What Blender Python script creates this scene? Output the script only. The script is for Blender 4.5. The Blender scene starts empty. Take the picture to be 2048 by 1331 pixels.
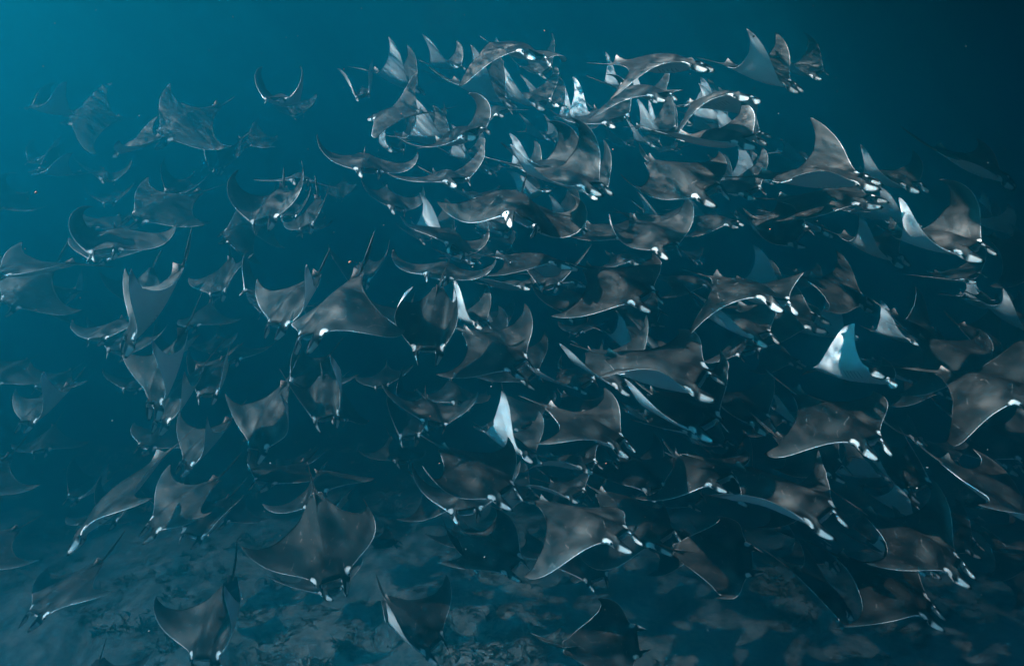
import bpy, math, random
import numpy as np
C = bpy.context.scene.collection
rad = math.radians
rng = np.random.default_rng(7)
random.seed(7)
sc = bpy.context.scene

# ------------------------------------------------------------------ camera, light, world
SURF = 2.0            # height of the water surface above the camera
BED = -6.7            # mean height of the seabed
cam_d = bpy.data.cameras.new('camera')
cam_d.sensor_width = 36; cam_d.lens = 36 * 1359 / 2048; cam_d.clip_start = .05; cam_d.clip_end = 500
cam = bpy.data.objects.new('camera', cam_d); C.objects.link(cam)
cam.location = (0, 0, 0); cam.rotation_euler = (rad(90 - 15), 0, 0)
sc.camera = cam
SUN_EL, SUN_AZ = 44.5, 189          # azimuth of the sun, degrees counter-clockwise from +X (camera looks along +Y)
w = bpy.data.worlds.new('World'); sc.world = w; w.use_nodes = True
nt = w.node_tree; bg = nt.nodes['Background']
sky = nt.nodes.new('ShaderNodeTexSky'); sky.sky_type = 'NISHITA'; sky.sun_disc = False
sky.sun_elevation = rad(SUN_EL); sky.sun_rotation = rad(90 - SUN_AZ)
nt.links.new(sky.outputs[0], bg.inputs[0]); bg.inputs[1].default_value = 0.05
sun_d = bpy.data.lights.new('sun', 'SUN'); sun_d.energy = 5; sun_d.angle = rad(0.6); sun_d.color = (1, .95, .86)
sun = bpy.data.objects.new('sun', sun_d); C.objects.link(sun)
sun.location = (0, 0, 30); sun.rotation_euler = (rad(90 - SUN_EL), 0, rad(SUN_AZ + 90))
sc.view_settings.view_transform = 'Standard'; sc.view_settings.look = 'None'
sc.view_settings.gamma = 1; sc.view_settings.exposure = 3.45
sc.cycles.max_bounces = 6; sc.cycles.diffuse_bounces = 2; sc.cycles.glossy_bounces = 2
sc.cycles.transparent_max_bounces = 8; sc.cycles.volume_bounces = 1
sc.cycles.use_denoising = True
sc.cycles.sample_clamp_indirect = 4

# ------------------------------------------------------------------ node helper
class N:
    def __init__(s, name):
        s.m = bpy.data.materials.new(name); s.m.use_nodes = True; s.t = s.m.node_tree
        s.out = s.t.nodes['Material Output']; s.bsdf = s.t.nodes['Principled BSDF']
    def n(s, typ, **k):
        x = s.t.nodes.new(typ)
        for a, b in k.items(): setattr(x, a, b)
        return x
    def set(s, sock, v):
        if isinstance(v, bpy.types.NodeSocket): s.t.links.new(v, sock)
        elif isinstance(v, (tuple, list)) and len(v) == 3 and sock.type == 'RGBA': sock.default_value = (*v, 1)
        else: sock.default_value = v
    def math(s, op, a, b=0., c=0.):
        x = s.n('ShaderNodeMath', operation=op)
        for i, v in enumerate((a, b, c)): s.set(x.inputs[i], v)
        return x.outputs[0]
    def ss(s, v, lo, hi, a=0., b=1.):
        x = s.n('ShaderNodeMapRange', interpolation_type='SMOOTHSTEP')
        for i, q in enumerate((v, lo, hi, a, b)): s.set(x.inputs[i], q)
        return x.outputs[0]
    def mix(s, f, a, b):
        x = s.n('ShaderNodeMix', data_type='RGBA')
        s.set(x.inputs[0], f); s.set(x.inputs[6], a); s.set(x.inputs[7], b)
        return x.outputs[2]
    def noise(s, vec, scale, detail=3., rough=.5, dist=0.):
        x = s.n('ShaderNodeTexNoise')
        s.set(x.inputs['Vector'], vec); x.inputs['Scale'].default_value = scale; x.inputs['Detail'].default_value = detail
        x.inputs['Roughness'].default_value = rough; x.inputs['Distortion'].default_value = dist
        return x.outputs[0]

# ------------------------------------------------------------------ materials
def ray_material():
    k = N('ray_skin')
    at = k.n('ShaderNodeAttribute', attribute_name='rest')
    sx = k.n('ShaderNodeSeparateXYZ'); k.set(sx.inputs[0], at.outputs['Vector'])
    x, y, side = sx.outputs
    oi = k.n('ShaderNodeObjectInfo'); rnd = oi.outputs['Random']
    off = k.n('ShaderNodeCombineXYZ'); k.set(off.inputs[0], k.math('MULTIPLY', rnd, 37.)); k.set(off.inputs[1], k.math('MULTIPLY', rnd, 91.)); k.set(off.inputs[2], side)
    vec = k.n('ShaderNodeVectorMath', operation='ADD'); k.set(vec.inputs[0], at.outputs['Vector']); k.set(vec.inputs[1], off.outputs[0]); vec = vec.outputs[0]
    n1 = k.noise(vec, 3.2, 4, .55, .6); n2 = k.noise(vec, 9., 4, .6, .8); n3 = k.noise(vec, 46., 3, .6)
    ay = k.math('ABSOLUTE', y)
    le = k.n('ShaderNodeAttribute', attribute_name='lead'); sl = k.n('ShaderNodeSeparateXYZ'); k.set(sl.inputs[0], le.outputs['Vector']); dle = sl.outputs[0]
    # back: warm grey brown, mottled
    back = k.mix(k.ss(n1, .30, .78), (.011, .0095, .0095), (.046, .037, .034))
    back = k.mix(k.ss(n2, .50, .75, 0., .4), back, (.095, .077, .07))
    back = k.mix(k.ss(n3, .5, .8, 0., .35), back, (.03, .024, .021))
    # paler shoulders and a pale bloom along the front of each wing
    sh = k.math('MULTIPLY', k.ss(k.math('ABSOLUTE', k.math('SUBTRACT', x, .10)), .0, .15, 1., 0.), k.ss(k.math('ABSOLUTE', k.math('SUBTRACT', ay, .25)), 0., .22, 1., 0.))
    back = k.mix(k.math('MULTIPLY', sh, .55), back, (.16, .137, .125))
    bloom = k.math('MULTIPLY', k.ss(dle, .0, .14, 1., 0.), k.ss(ay, .28, .5))
    back = k.mix(k.math('MULTIPLY', bloom, .5), back, (.15, .14, .135))
    # dark collar across the nape, ragged, bending forward to the eyes, then a dark cap between them
    xw = k.math('ADD', x, k.math('MULTIPLY', k.math('SUBTRACT', n2, .5), .16))
    cx = k.math('SUBTRACT', k.math('SUBTRACT', xw, k.math('MULTIPLY', k.math('MULTIPLY', ay, ay), .9)), .225)
    band = k.math('MULTIPLY', k.ss(k.math('ABSOLUTE', cx), .02, .085, 1., 0.), k.ss(ay, .24, .36, 1., 0.))
    back = k.mix(k.math('MULTIPLY', band, .95), back, (.007, .007, .008))
    head = k.math('MULTIPLY', k.ss(xw, .37, .43), k.ss(ay, .25, .20, 0., 1.))
    back = k.mix(k.math('MULTIPLY', head, .6), back, (.03, .026, .024))
    tone = k.n('ShaderNodeMapRange'); k.set(tone.inputs[0], k.math('FRACT', k.math('MULTIPLY', rnd, 17.3))); tone.inputs[3].default_value = .4; tone.inputs[4].default_value = 1.4
    tc3 = k.n('ShaderNodeCombineColor'); [k.set(tc3.inputs[q], tone.outputs[0]) for q in range(3)]
    mm = k.n('ShaderNodeMix', data_type='RGBA', blend_type='MULTIPLY'); mm.inputs[0].default_value = 1.; k.set(mm.inputs[6], back); k.set(mm.inputs[7], tc3.outputs[0]); back = mm.outputs[2]
    wv2 = k.n('ShaderNodeTexWave'); wv2.bands_direction = 'DIAGONAL'; k.set(wv2.inputs['Vector'], vec); wv2.inputs['Scale'].default_value = 2.3; wv2.inputs['Distortion'].default_value = 9.; wv2.inputs['Detail'].default_value = 2.
    scr = k.math('MULTIPLY', k.ss(wv2.outputs['Fac'], .992, .999), k.ss(n2, .53, .60))
    back = k.mix(k.math('MULTIPLY', scr, .5), back, (.30, .27, .25))
    belly = k.mix(k.ss(n1, .3, .75), (.84, .86, .87), (.72, .75, .77))
    belly = k.mix(k.math('MULTIPLY', k.ss(ay, .86, .97), .8), belly, (.10, .10, .11))   # dusky tips underneath
    gs = k.math('MULTIPLY', k.ss(k.math('SINE', k.math('MULTIPLY', x, 115.)), .72, .92), k.math('MULTIPLY', k.ss(k.math('ABSOLUTE', k.math('SUBTRACT', x, .12)), .12, .14, 1., 0.), k.ss(k.math('ABSOLUTE', k.math('SUBTRACT', ay, .12)), .05, .06, 1., 0.)))
    belly = k.mix(k.math('MULTIPLY', gs, .9), belly, (.05, .05, .06))                 # gill slits
    sw = k.math('ADD', side, k.math('MULTIPLY', k.math('SUBTRACT', n3, .5), .25))
    col = k.mix(k.ss(sw, -.02, .28), belly, back)
    # white flash behind the eye
    def spot(px, py, rx, ry, soft=.35):
        a = k.math('DIVIDE', k.math('SUBTRACT', x, px), rx); b = k.math('DIVIDE', k.math('SUBTRACT', ay, py), ry)
        d = k.math('SQRT', k.math('ADD', k.math('MULTIPLY', a, a), k.math('MULTIPLY', b, b)))
        d = k.math('ADD', d, k.math('MULTIPLY', k.math('SUBTRACT', n2, .5), .7)); return k.ss(d, 1 - soft, 1 + soft * .4, 1., 0.)
    ring = spot(.372, .226, .062, .046)
    dark = k.math('MULTIPLY', k.ss(ay, .14, .19), k.math('MULTIPLY', k.ss(x, .30, .33), k.ss(x, .62, .60)))
    dark = k.math('MULTIPLY', dark, k.ss(side, .0, .3))
    col = k.mix(dark, col, (.012, .012, .014))
    col = k.mix(ring, col, (.88, .88, .86))
    # paddle in front of the mouth: dark root, white middle, black tip
    pad = k.math('MULTIPLY', k.ss(x, .455, .49), k.ss(x, .62, .59))
    pad = k.math('MULTIPLY', pad, k.math('MULTIPLY', k.ss(ay, .140, .160), k.ss(ay, .25, .24)))
    tipb = k.math('MULTIPLY', k.ss(x, .46, .47), k.math('MULTIPLY', k.ss(ay, .1, .11), k.math('SUBTRACT', 1., pad)))
    col = k.mix(pad, col, (.88, .88, .86)); col = k.mix(tipb, col, (.010, .010, .012))
    # fin on the tail root is pale tipped, the whip is grey
    col = k.mix(k.math('MULTIPLY', k.ss(sl.outputs[2], .15, .85), .9), col, (.46, .40, .37))
    col = k.mix(k.math('MULTIPLY', k.ss(x, -.62, -.68), .7), col, (.05, .045, .042))
    k.set(k.bsdf.inputs['Base Color'], col)
    k.bsdf.inputs['Roughness'].default_value = .6
    k.bsdf.inputs['Specular IOR Level'].default_value = .22
    b = k.n('ShaderNodeBump'); b.inputs['Strength'].default_value = .25; b.inputs['Distance'].default_value = .004
    k.set(b.inputs['Height'], n3); k.set(k.bsdf.inputs['Normal'], b.outputs[0])
    return k.m

def plain(name, col, rough=.5, spec=.3):
    k = N(name); tc = k.n('ShaderNodeTexCoord')
    n = k.noise(tc.outputs['Object'], 18., 3)
    k.set(k.bsdf.inputs['Base Color'], k.mix(n, tuple(c * .7 for c in col), tuple(min(1, c * 1.25) for c in col)))
    k.bsdf.inputs['Roughness'].default_value = rough; k.bsdf.inputs['Specular IOR Level'].default_value = spec
    return k.m
SKIN = ray_material()
EYE = plain('eye_black', (.006, .006, .008), .12, .6)
PLANKTON = plain('plankton_orange', (.80, .30, .18), .6)
SNOW = plain('drifting_fleck', (.22, .23, .22), .7)

def seabed_material():
    k = N('seabed_sand'); tc = k.n('ShaderNodeTexCoord'); v = tc.outputs['Object']
    a = k.noise(v, .55, 5, .6, .9); b = k.noise(v, 2.1, 6, .65, 1.6); c = k.noise(v, 14., 4, .6)
    col = k.mix(k.ss(k.math('ADD', k.math('MULTIPLY', a, .65), k.math('MULTIPLY', b, .35)), .36, .60), (.26, .24, .21), (.84, .72, .62))
    sp = k.n('ShaderNodeSeparateXYZ'); k.set(sp.inputs[0], v)
    col = k.mix(k.ss(b, .50, .66, 0., .5), col, (.14, .125, .11))
    weed_shade = k.ss(k.math('ADD', k.math('MULTIPLY', k.ss(sp.outputs[0], 1.8, 5.0), 1.2), k.math('ADD', k.math('MULTIPLY', k.math('SUBTRACT', a, .5), 14.), sp.outputs[1])), 9.4, 12.4)   # weedy rock beyond the sand; painted shade spreads it to the right
    col = k.mix(weed_shade, col, k.mix(b, (.008, .011, .008), (.03, .033, .022)))
    col = k.mix(k.ss(c, .35, .75, 0., .4), col, (.07, .06, .045))
    k.set(k.bsdf.inputs['Base Color'], col); k.bsdf.inputs['Roughness'].default_value = .95; k.bsdf.inputs['Specular IOR Level'].default_value = .1
    bp = k.n('ShaderNodeBump'); bp.inputs['Strength'].default_value = .7; bp.inputs['Distance'].default_value = .06
    k.set(bp.inputs['Height'], k.math('ADD', b, k.math('MULTIPLY', c, .3))); k.set(k.bsdf.inputs['Normal'], bp.outputs[0])
    return k.m

def water_surface_material():
    # seen from below: mirror beyond the critical angle, clear towards the zenith; the net of focused sunlight is painted into its transparency
    k = N('water_surface_ripples'); tc = k.n('ShaderNodeTexCoord'); v = tc.outputs['Object']
    bp = k.n('ShaderNodeBump'); bp.inputs['Strength'].default_value = .5; bp.inputs['Distance'].default_value = .12
    k.set(bp.inputs['Height'], k.math('ADD', k.noise(v, 1.6, 4, .5, .4), k.math('MULTIPLY', k.noise(v, 7., 2), .25)))
    fr = k.n('ShaderNodeFresnel'); fr.inputs['IOR'].default_value = 1.33; k.set(fr.inputs['Normal'], bp.outputs[0])
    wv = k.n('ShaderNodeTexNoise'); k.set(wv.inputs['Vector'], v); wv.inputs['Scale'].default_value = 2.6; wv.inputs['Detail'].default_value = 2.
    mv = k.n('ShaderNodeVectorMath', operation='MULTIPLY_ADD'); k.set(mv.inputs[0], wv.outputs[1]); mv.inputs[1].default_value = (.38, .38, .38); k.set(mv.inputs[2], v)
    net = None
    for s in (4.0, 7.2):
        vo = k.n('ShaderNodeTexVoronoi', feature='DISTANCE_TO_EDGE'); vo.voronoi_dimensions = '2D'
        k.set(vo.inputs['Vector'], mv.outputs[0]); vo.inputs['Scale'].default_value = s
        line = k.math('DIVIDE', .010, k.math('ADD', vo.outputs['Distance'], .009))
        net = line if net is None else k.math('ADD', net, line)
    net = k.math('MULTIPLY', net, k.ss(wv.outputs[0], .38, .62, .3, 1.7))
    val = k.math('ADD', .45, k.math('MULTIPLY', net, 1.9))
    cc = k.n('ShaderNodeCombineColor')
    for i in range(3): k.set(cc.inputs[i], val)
    tr = k.n('ShaderNodeBsdfTransparent'); k.set(tr.inputs[0], cc.outputs[0])
    gl = k.n('ShaderNodeBsdfGlossy'); gl.inputs['Roughness'].default_value = .03; k.set(gl.inputs['Normal'], bp.outputs[0])
    mx = k.n('ShaderNodeMixShader'); k.set(mx.inputs[0], fr.outputs[0]); k.set(mx.inputs[1], tr.outputs[0]); k.set(mx.inputs[2], gl.outputs[0])
    k.set(k.out.inputs['Surface'], mx.outputs[0])
    return k.m

# ------------------------------------------------------------------ mesh helpers
def mesh(name, V, Fq, mat, smooth=True, attr=None):
    V = np.asarray(V, np.float32); Fq = np.asarray(Fq, np.int32)
    me = bpy.data.meshes.new(name); me.vertices.add(len(V)); me.vertices.foreach_set('co', V.ravel())
    k = Fq.shape[1]
    me.loops.add(Fq.size); me.loops.foreach_set('vertex_index', Fq.ravel())
    me.polygons.add(len(Fq)); me.polygons.foreach_set('loop_start', np.arange(0, Fq.size, k, dtype=np.int32))
    me.polygons.foreach_set('use_smooth', np.full(len(Fq), smooth))
    if attr is not None:
        a = me.attributes.new('rest', 'FLOAT_VECTOR', 'POINT'); a.data.foreach_set('vector', np.asarray(attr, np.float32).ravel())
        b = me.attributes.new('lead', 'FLOAT_VECTOR', 'POINT'); b.data.foreach_set('vector', np.asarray(DEDGE, np.float32).ravel())
    me.update(calc_edges=True); me.validate()
    me.materials.append(mat)
    return me
def put(name, me, parent=None, **props):
    o = bpy.data.objects.new(name, me); C.objects.link(o); o.parent = parent
    for k, v in props.items(): o[k] = v
    return o

# ------------------------------------------------------------------ the setting
def smooth_noise(x, y, seed, scale):
    r = np.random.default_rng(seed); z = np.zeros_like(x)
    for i in range(14):
        a = r.uniform(0, 6.28); f = scale * r.uniform(.5, 2.2); p = r.uniform(0, 6.28)
        z += np.sin(f * (x * np.cos(a) + y * np.sin(a)) + p + .8 * np.sin(f * .6 * (y * np.cos(a) - x * np.sin(a)) + p)) / (f / scale)
    return z / 6
def bed_z(x, y):
    return BED + .28 * smooth_noise(x, y, 3, .55) + .10 * smooth_noise(x, y, 5, 2.2) + .03 * smooth_noise(x, y, 8, 7.)
def grid(nx, ny, x0, x1, y0, y1, fz, px=1., py=1.):
    u = np.linspace(-1, 1, nx); u = np.sign(u) * np.abs(u) ** px; xs = (x0 + x1) / 2 + u * (x1 - x0) / 2
    ys = y0 + (y1 - y0) * np.linspace(0, 1, ny) ** py
    X, Y = np.meshgrid(xs, ys); V = np.stack([X, Y, fz(X, Y)], -1).reshape(-1, 3)
    i = np.arange(nx - 1); j = np.arange(ny - 1); I, J = np.meshgrid(i, j); b = (J * nx + I).ravel()
    return V, np.stack([b, b + 1, b + nx + 1, b + nx], 1)
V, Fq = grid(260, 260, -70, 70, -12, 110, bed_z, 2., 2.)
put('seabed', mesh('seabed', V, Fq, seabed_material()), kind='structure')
V, Fq = grid(200, 200, -70, 70, -12, 110, lambda x, y: SURF + .035 * smooth_noise(x, y, 11, 2.4), 2., 2.)
put('water_surface', mesh('water_surface', V, Fq, water_surface_material()), kind='structure')

# the water itself: one closed box of even density round everything below the surface
hz = N('sea_water_haze'); hz.t.nodes.remove(hz.bsdf)
pv = hz.n('ShaderNodeVolumePrincipled'); pv.inputs['Color'].default_value = (*(0.003, 0.205, 0.295), 1); pv.inputs['Density'].default_value = 0.29
pv.inputs['Anisotropy'].default_value = 0.85; pv.inputs['Absorption Color'].default_value = (*(0.06, 0.13, 0.2), 1)
hz.set(hz.out.inputs['Volume'], pv.outputs[0])
bx = np.array([[x, y, z] for z in (BED - 1.6, SURF + 1.35) for y in (-14, 112) for x in (-72, 72)], float)
put('haze', mesh('haze', bx, [[0, 2, 3, 1], [4, 5, 7, 6], [0, 1, 5, 4], [2, 6, 7, 3], [0, 4, 6, 2], [1, 3, 7, 5]], hz.m, False), kind='stuff')

# ------------------------------------------------------------------ the devil ray
S_LE = np.array([0, .10, .20, .30, .42, .55, .68, .80, .90, .96, 1.0]); X_LE = np.array([.42, .42, .375, .30, .235, .175, .105, .02, -.085, -.17, -.27])
S_TE = np.array([0, .09, .16, .25, .38, .52, .66, .80, .92, 1.0]); X_TE = np.array([-.585, -.57, -.485, -.375, -.285, -.22, -.185, -.19, -.235, -.285])
def pch(x, X, Y):                      # smooth (monotone cubic) interpolation
    h = np.diff(X); d = np.diff(Y) / h; m = np.zeros_like(Y)
    m[1:-1] = np.where(d[:-1] * d[1:] > 0, 2 * d[:-1] * d[1:] / (d[:-1] + d[1:] + 1e-12), 0); m[0] = d[0]; m[-1] = d[-1]
    i = np.clip(np.searchsorted(X, x) - 1, 0, len(h) - 1); t = (x - X[i]) / h[i]
    return (Y[i] * (1 + 2 * t) * (1 - t) ** 2 + m[i] * h[i] * t * (1 - t) ** 2 + Y[i + 1] * t * t * (3 - 2 * t) + m[i + 1] * h[i] * t * t * (t - 1))
SP = np.array([0, .0045, .011, .035, .065, .095, .112, .128, .145, .162, .179, .196, .213, .230, .25, .285, .33, .39, .46, .53, .60, .67, .74, .80, .86, .91, .95, .98, 1.])
TU = np.array([0, .04, .10, .18, .28, .40, .52, .64, .75, .85, .93, 1.])
NT, NFR = 6, 7
PROF = np.interp(TU, [0, .1, .25, .45, .65, .82, .93, 1], [.10, .30, .62, .95, 1., .84, .62, .34])
def disc():
    s = np.concatenate([-SP[:0:-1], SP]); a = np.abs(s); n = len(s)
    te = pch(a, S_TE, X_TE); le = pch(a, S_LE, X_LE)
    tail = np.where(a < .006, .72, 0.); pel = np.interp(a, [.011, .035, .065, .095, .112], [0, .070, .085, .03, 0])
    fin = np.interp(a, [.112, .128, .145, .162, .179, .196, .213, .230], [0, .14, .205, .235, .225, .19, .12, 0])
    body = np.exp(-(a / .15) ** 2); mid = np.exp(-(a / .38) ** 2)
    top = .085 * body + .040 * mid + .011 * (1 - a) + .003; bot = .050 * body + .030 * mid + .009 * (1 - a) + .003
    rows = []                                   # each: x, y-scale, top thickness, bottom thickness, side weight
    tt = np.linspace(0, 1, NT)                  # whip and pelvic fins, tip first
    for t in tt[:-1]:
        e = (1 - t) ** 1.3
        th = np.where(a < .006, .0028 + .005 * t, .002 + .004 * t)
        rows.append((te - (tail + pel) * e - 1e-3 * (1 - t), np.where(a < .006, 1 - .4 * e, 1.), th, th, .6))
    for u, p in zip(TU, PROF):
        lip = np.where(a < .105, 1, 0) * np.clip((u - .8) / .2, 0, 1)
        tp = top * p * (1 - lip) + .050 * lip; bt = bot * p * (1 - lip) + .034 * lip
        rows.append((te + (le - te) * u, np.ones(n), tp, bt, 1.))
    mouth = a < .105
    for t in np.linspace(0, 1, NFR)[1:]:
        x = np.where(mouth, le - .17 * t, le + fin * t + .010 * np.sqrt(t) * (fin == 0))
        last = np.sqrt(max(0, 1 - t * t))
        w = np.where(mouth, .05 * (1 - t) ** .7 + .002, np.where(fin > 0, .017 * (1 - .75 * t), top * PROF[-1] * last))
        wb = np.where(mouth, .034 * (1 - t) ** .7 + .002, np.where(fin > 0, .015 * (1 - .75 * t), bot * PROF[-1] * last))
        rows.append((x, np.ones(n), w, wb, .5))
    m = len(rows)
    X = np.array([r[0] for r in rows]); YS = np.array([r[1] for r in rows]) * s; TT = np.array([r[2] for r in rows]); BT = np.array([r[3] for r in rows])
    LE = np.tile(le, (m, 1)) - X; FN = np.tile(fin > 0, (m, 1)) * 1.
    sid = np.array([r[4] for r in rows])[:, None] * np.ones((m, n))
    # curved fin on the tail root
    c = n // 2; j0 = NT - 1
    for j, h, dx in ((j0 + 2, .018, -.0), (j0 + 1, .060, -.035), (j0, .105, -.075), (j0 - 1, .02, -.0)):
        TT[j, c] += h
    FL = np.zeros((m, n)); FL[j0 + 1, c] = .8; FL[j0, c] = 1.
    Xt = X.copy(); Xt[j0, c] -= .045; Xt[j0 + 1, c] -= .02
    edge = np.zeros((m, n), bool); edge[0] = edge[-1] = True; edge[:, 0] = edge[:, -1] = True
    idx_t = np.arange(m * n).reshape(m, n); idx_b = np.full((m, n), -1); cnt = m * n
    idx_b[edge] = idx_t[edge]; k = (~edge).sum(); idx_b[~edge] = cnt + np.arange(k)
    Zt = np.where(edge, 0, TT); Zb = -BT
    P = np.concatenate([np.stack([Xt, YS, Zt], -1).reshape(-1, 3), np.stack([X, YS, Zb], -1)[~edge]])
    SD = np.concatenate([np.where(edge, 0, sid).ravel(), -sid[~edge]])
    def quads(ix, flip):
        q = np.stack([ix[:-1, :-1], ix[1:, :-1], ix[1:, 1:], ix[:-1, 1:]], -1).reshape(-1, 4)
        return q[:, ::-1] if flip else q
    Fq = np.concatenate([quads(idx_t, True), quads(idx_b, False)])
    ew = np.clip(.35 + LE / .02, 0, 1)                 # the pale edge: side weight falls towards the leading edge of the wing
    EW = np.where((np.abs(np.tile(s, (m, 1))) > .27), ew, 1.)
    EW = np.concatenate([EW.ravel(), EW[~edge]]); SD = np.where(SD > 0, SD * EW, SD)
    LEd = np.concatenate([LE.ravel(), LE[~edge]])
    rest = np.stack([P[:, 0], P[:, 1], SD], 1); DE = np.stack([LEd, np.abs(P[:, 1]), np.concatenate([FL.ravel(), FL[~edge] * 0])], 1)
    # roll each paddle about its own axis so that it stands on edge, tips drooping and toed in
    ay = np.abs(P[:, 1]); f = np.clip((P[:, 0] - .375) / .10, 0, 1) * ((ay > .105) & (ay < .235)); f = f * f * (3 - 2 * f)
    yc = .172; d = (ay - yc); z = P[:, 2]; an = rad(72) * f
    sg = np.sign(P[:, 1])
    ny = yc + d * np.cos(an) + z * np.sin(an); nz = -d * np.sin(an) * 1.25 + z * np.cos(an)
    adv = np.clip(P[:, 0] - .42, 0, 1)
    P2 = P.copy(); mm = f > 0
    P2[mm, 1] = (sg * (ny - .24 * adv * f))[mm]; P2[mm, 2] = (nz - .28 * adv * f - .010 * f)[mm]
    return P2, Fq, rest, DE
DP, DF, DREST, DEDGE = disc()
NSEG = 64
def wing_curve(a, c):
    s = np.linspace(0, 1, NSEG + 1); r = np.clip((s - .08) / .25, 0, 1); r = r * r * (3 - 2 * r)
    th = np.radians(a) * r + np.radians(c) * (s ** 2 - .33) * r; mth = (th[1:] + th[:-1]) / 2
    return s, np.concatenate([[0], np.cumsum(np.cos(mth)) / NSEG]), np.concatenate([[0], np.cumsum(np.sin(mth)) / NSEG]), th
def bend(P, aL, cL, aR, cR, tw, ripple):
    out = P.copy()
    for sg, a, c in ((1, aL, cL), (-1, aR, cR)):
        m = (P[:, 1] >= 0) if sg > 0 else (P[:, 1] < 0)
        ss, Y, Z, th = wing_curve(a, c); q = np.clip(np.abs(P[m, 1]), 0, 1)
        y = np.interp(q, ss, Y); zz = np.interp(q, ss, Z); t = np.interp(q, ss, th)
        zt = P[m, 2] + np.radians(tw) * np.clip(q - .15, 0, 1) * (P[m, 0] + .05) + ripple * .018 * np.clip(q - .3, 0, 1) * np.sin(7 * P[m, 0] + 9 * q)
        out[m, 1] = sg * (y - np.sin(t) * zt); out[m, 2] = zz + np.cos(t) * zt
    return out
def rot(yaw, pitch, roll):
    y, p, r = np.radians([yaw, pitch, roll])
    return (np.array([[np.cos(y), -np.sin(y), 0], [np.sin(y), np.cos(y), 0], [0, 0, 1]]) @ np.array([[np.cos(p), 0, -np.sin(p)], [0, 1, 0], [np.sin(p), 0, np.cos(p)]])
            @ np.array([[1, 0, 0], [0, np.cos(r), -np.sin(r)], [0, np.sin(r), np.cos(r)]]))
# unit eyeball
def ball(nu=10, nv=7):
    V = [(0, 0, 1)] + [(math.sin(math.pi * j / nv) * math.cos(2 * math.pi * i / nu), math.sin(math.pi * j / nv) * math.sin(2 * math.pi * i / nu), math.cos(math.pi * j / nv)) for j in range(1, nv) for i in range(nu)] + [(0, 0, -1)]
    T = []
    for i in range(nu):
        T.append((0, 1 + i, 1 + (i + 1) % nu)); e = len(V) - 1; b = 1 + (nv - 2) * nu; T.append((e, b + (i + 1) % nu, b + i))
        for j in range(nv - 2):
            a = 1 + j * nu; T += [(a + i, a + nu + i, a + nu + (i + 1) % nu), (a + i, a + nu + (i + 1) % nu, a + (i + 1) % nu)]
    return V, T
bv, bt = ball()
eye_me = mesh('eye', np.array(bv) * (.016, .011, .016), bt, EYE)
from mathutils import Matrix
def devil_ray(x, y, z, size, yaw, pitch, roll, aL, cL, aR, cR, tw, label, eyes=True):
    P = DP.copy(); rng = np.random.default_rng(int(abs(x) * 977 + abs(y) * 3571 + abs(z) * 71))
    # the whip trails to one side
    P[:, 0] = np.where(P[:, 0] < -.60, -.60 + (P[:, 0] + .60) * rng.uniform(.45, 1.05), P[:, 0])
    P[:, 0] *= rng.uniform(.95, 1.05); P[:, 2] *= rng.uniform(.88, 1.15)
    nk = rng.uniform(.35, .9); sd = rng.choice([-1, 1])                    # most carry a nick or a wave in the rear edge of a wing
    P[:, 0] += np.where(P[:, 0] < 0, 1, 0) * .035 * rng.uniform(0, 1.3) * np.exp(-((P[:, 1] * sd - nk) / .045) ** 2)
    t = np.clip((-P[:, 0] - .60), 0, 1)
    V = bend(P, aL, cL, aR, cR, tw, rng.uniform(-1, 1))
    V[:, 1] += rng.normal(0, .35) * t ** 1.7; V[:, 2] += rng.normal(.05, .22) * t ** 1.7
    o = put('devil_ray', mesh('devil_ray', V, DF, SKIN, True, DREST), label=label, category='ray', group='devil rays of the school')
    M = Matrix(rot(yaw, pitch, roll).tolist()).to_4x4()
    o.matrix_world = Matrix.Translation((x, y, z)) @ M @ Matrix.Scale(size, 4)
    if eyes:
        for sg in (1, -1):
            e = put('eye', eye_me, o); e.location = (.418, sg * .214, .000)
    return o
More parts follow.
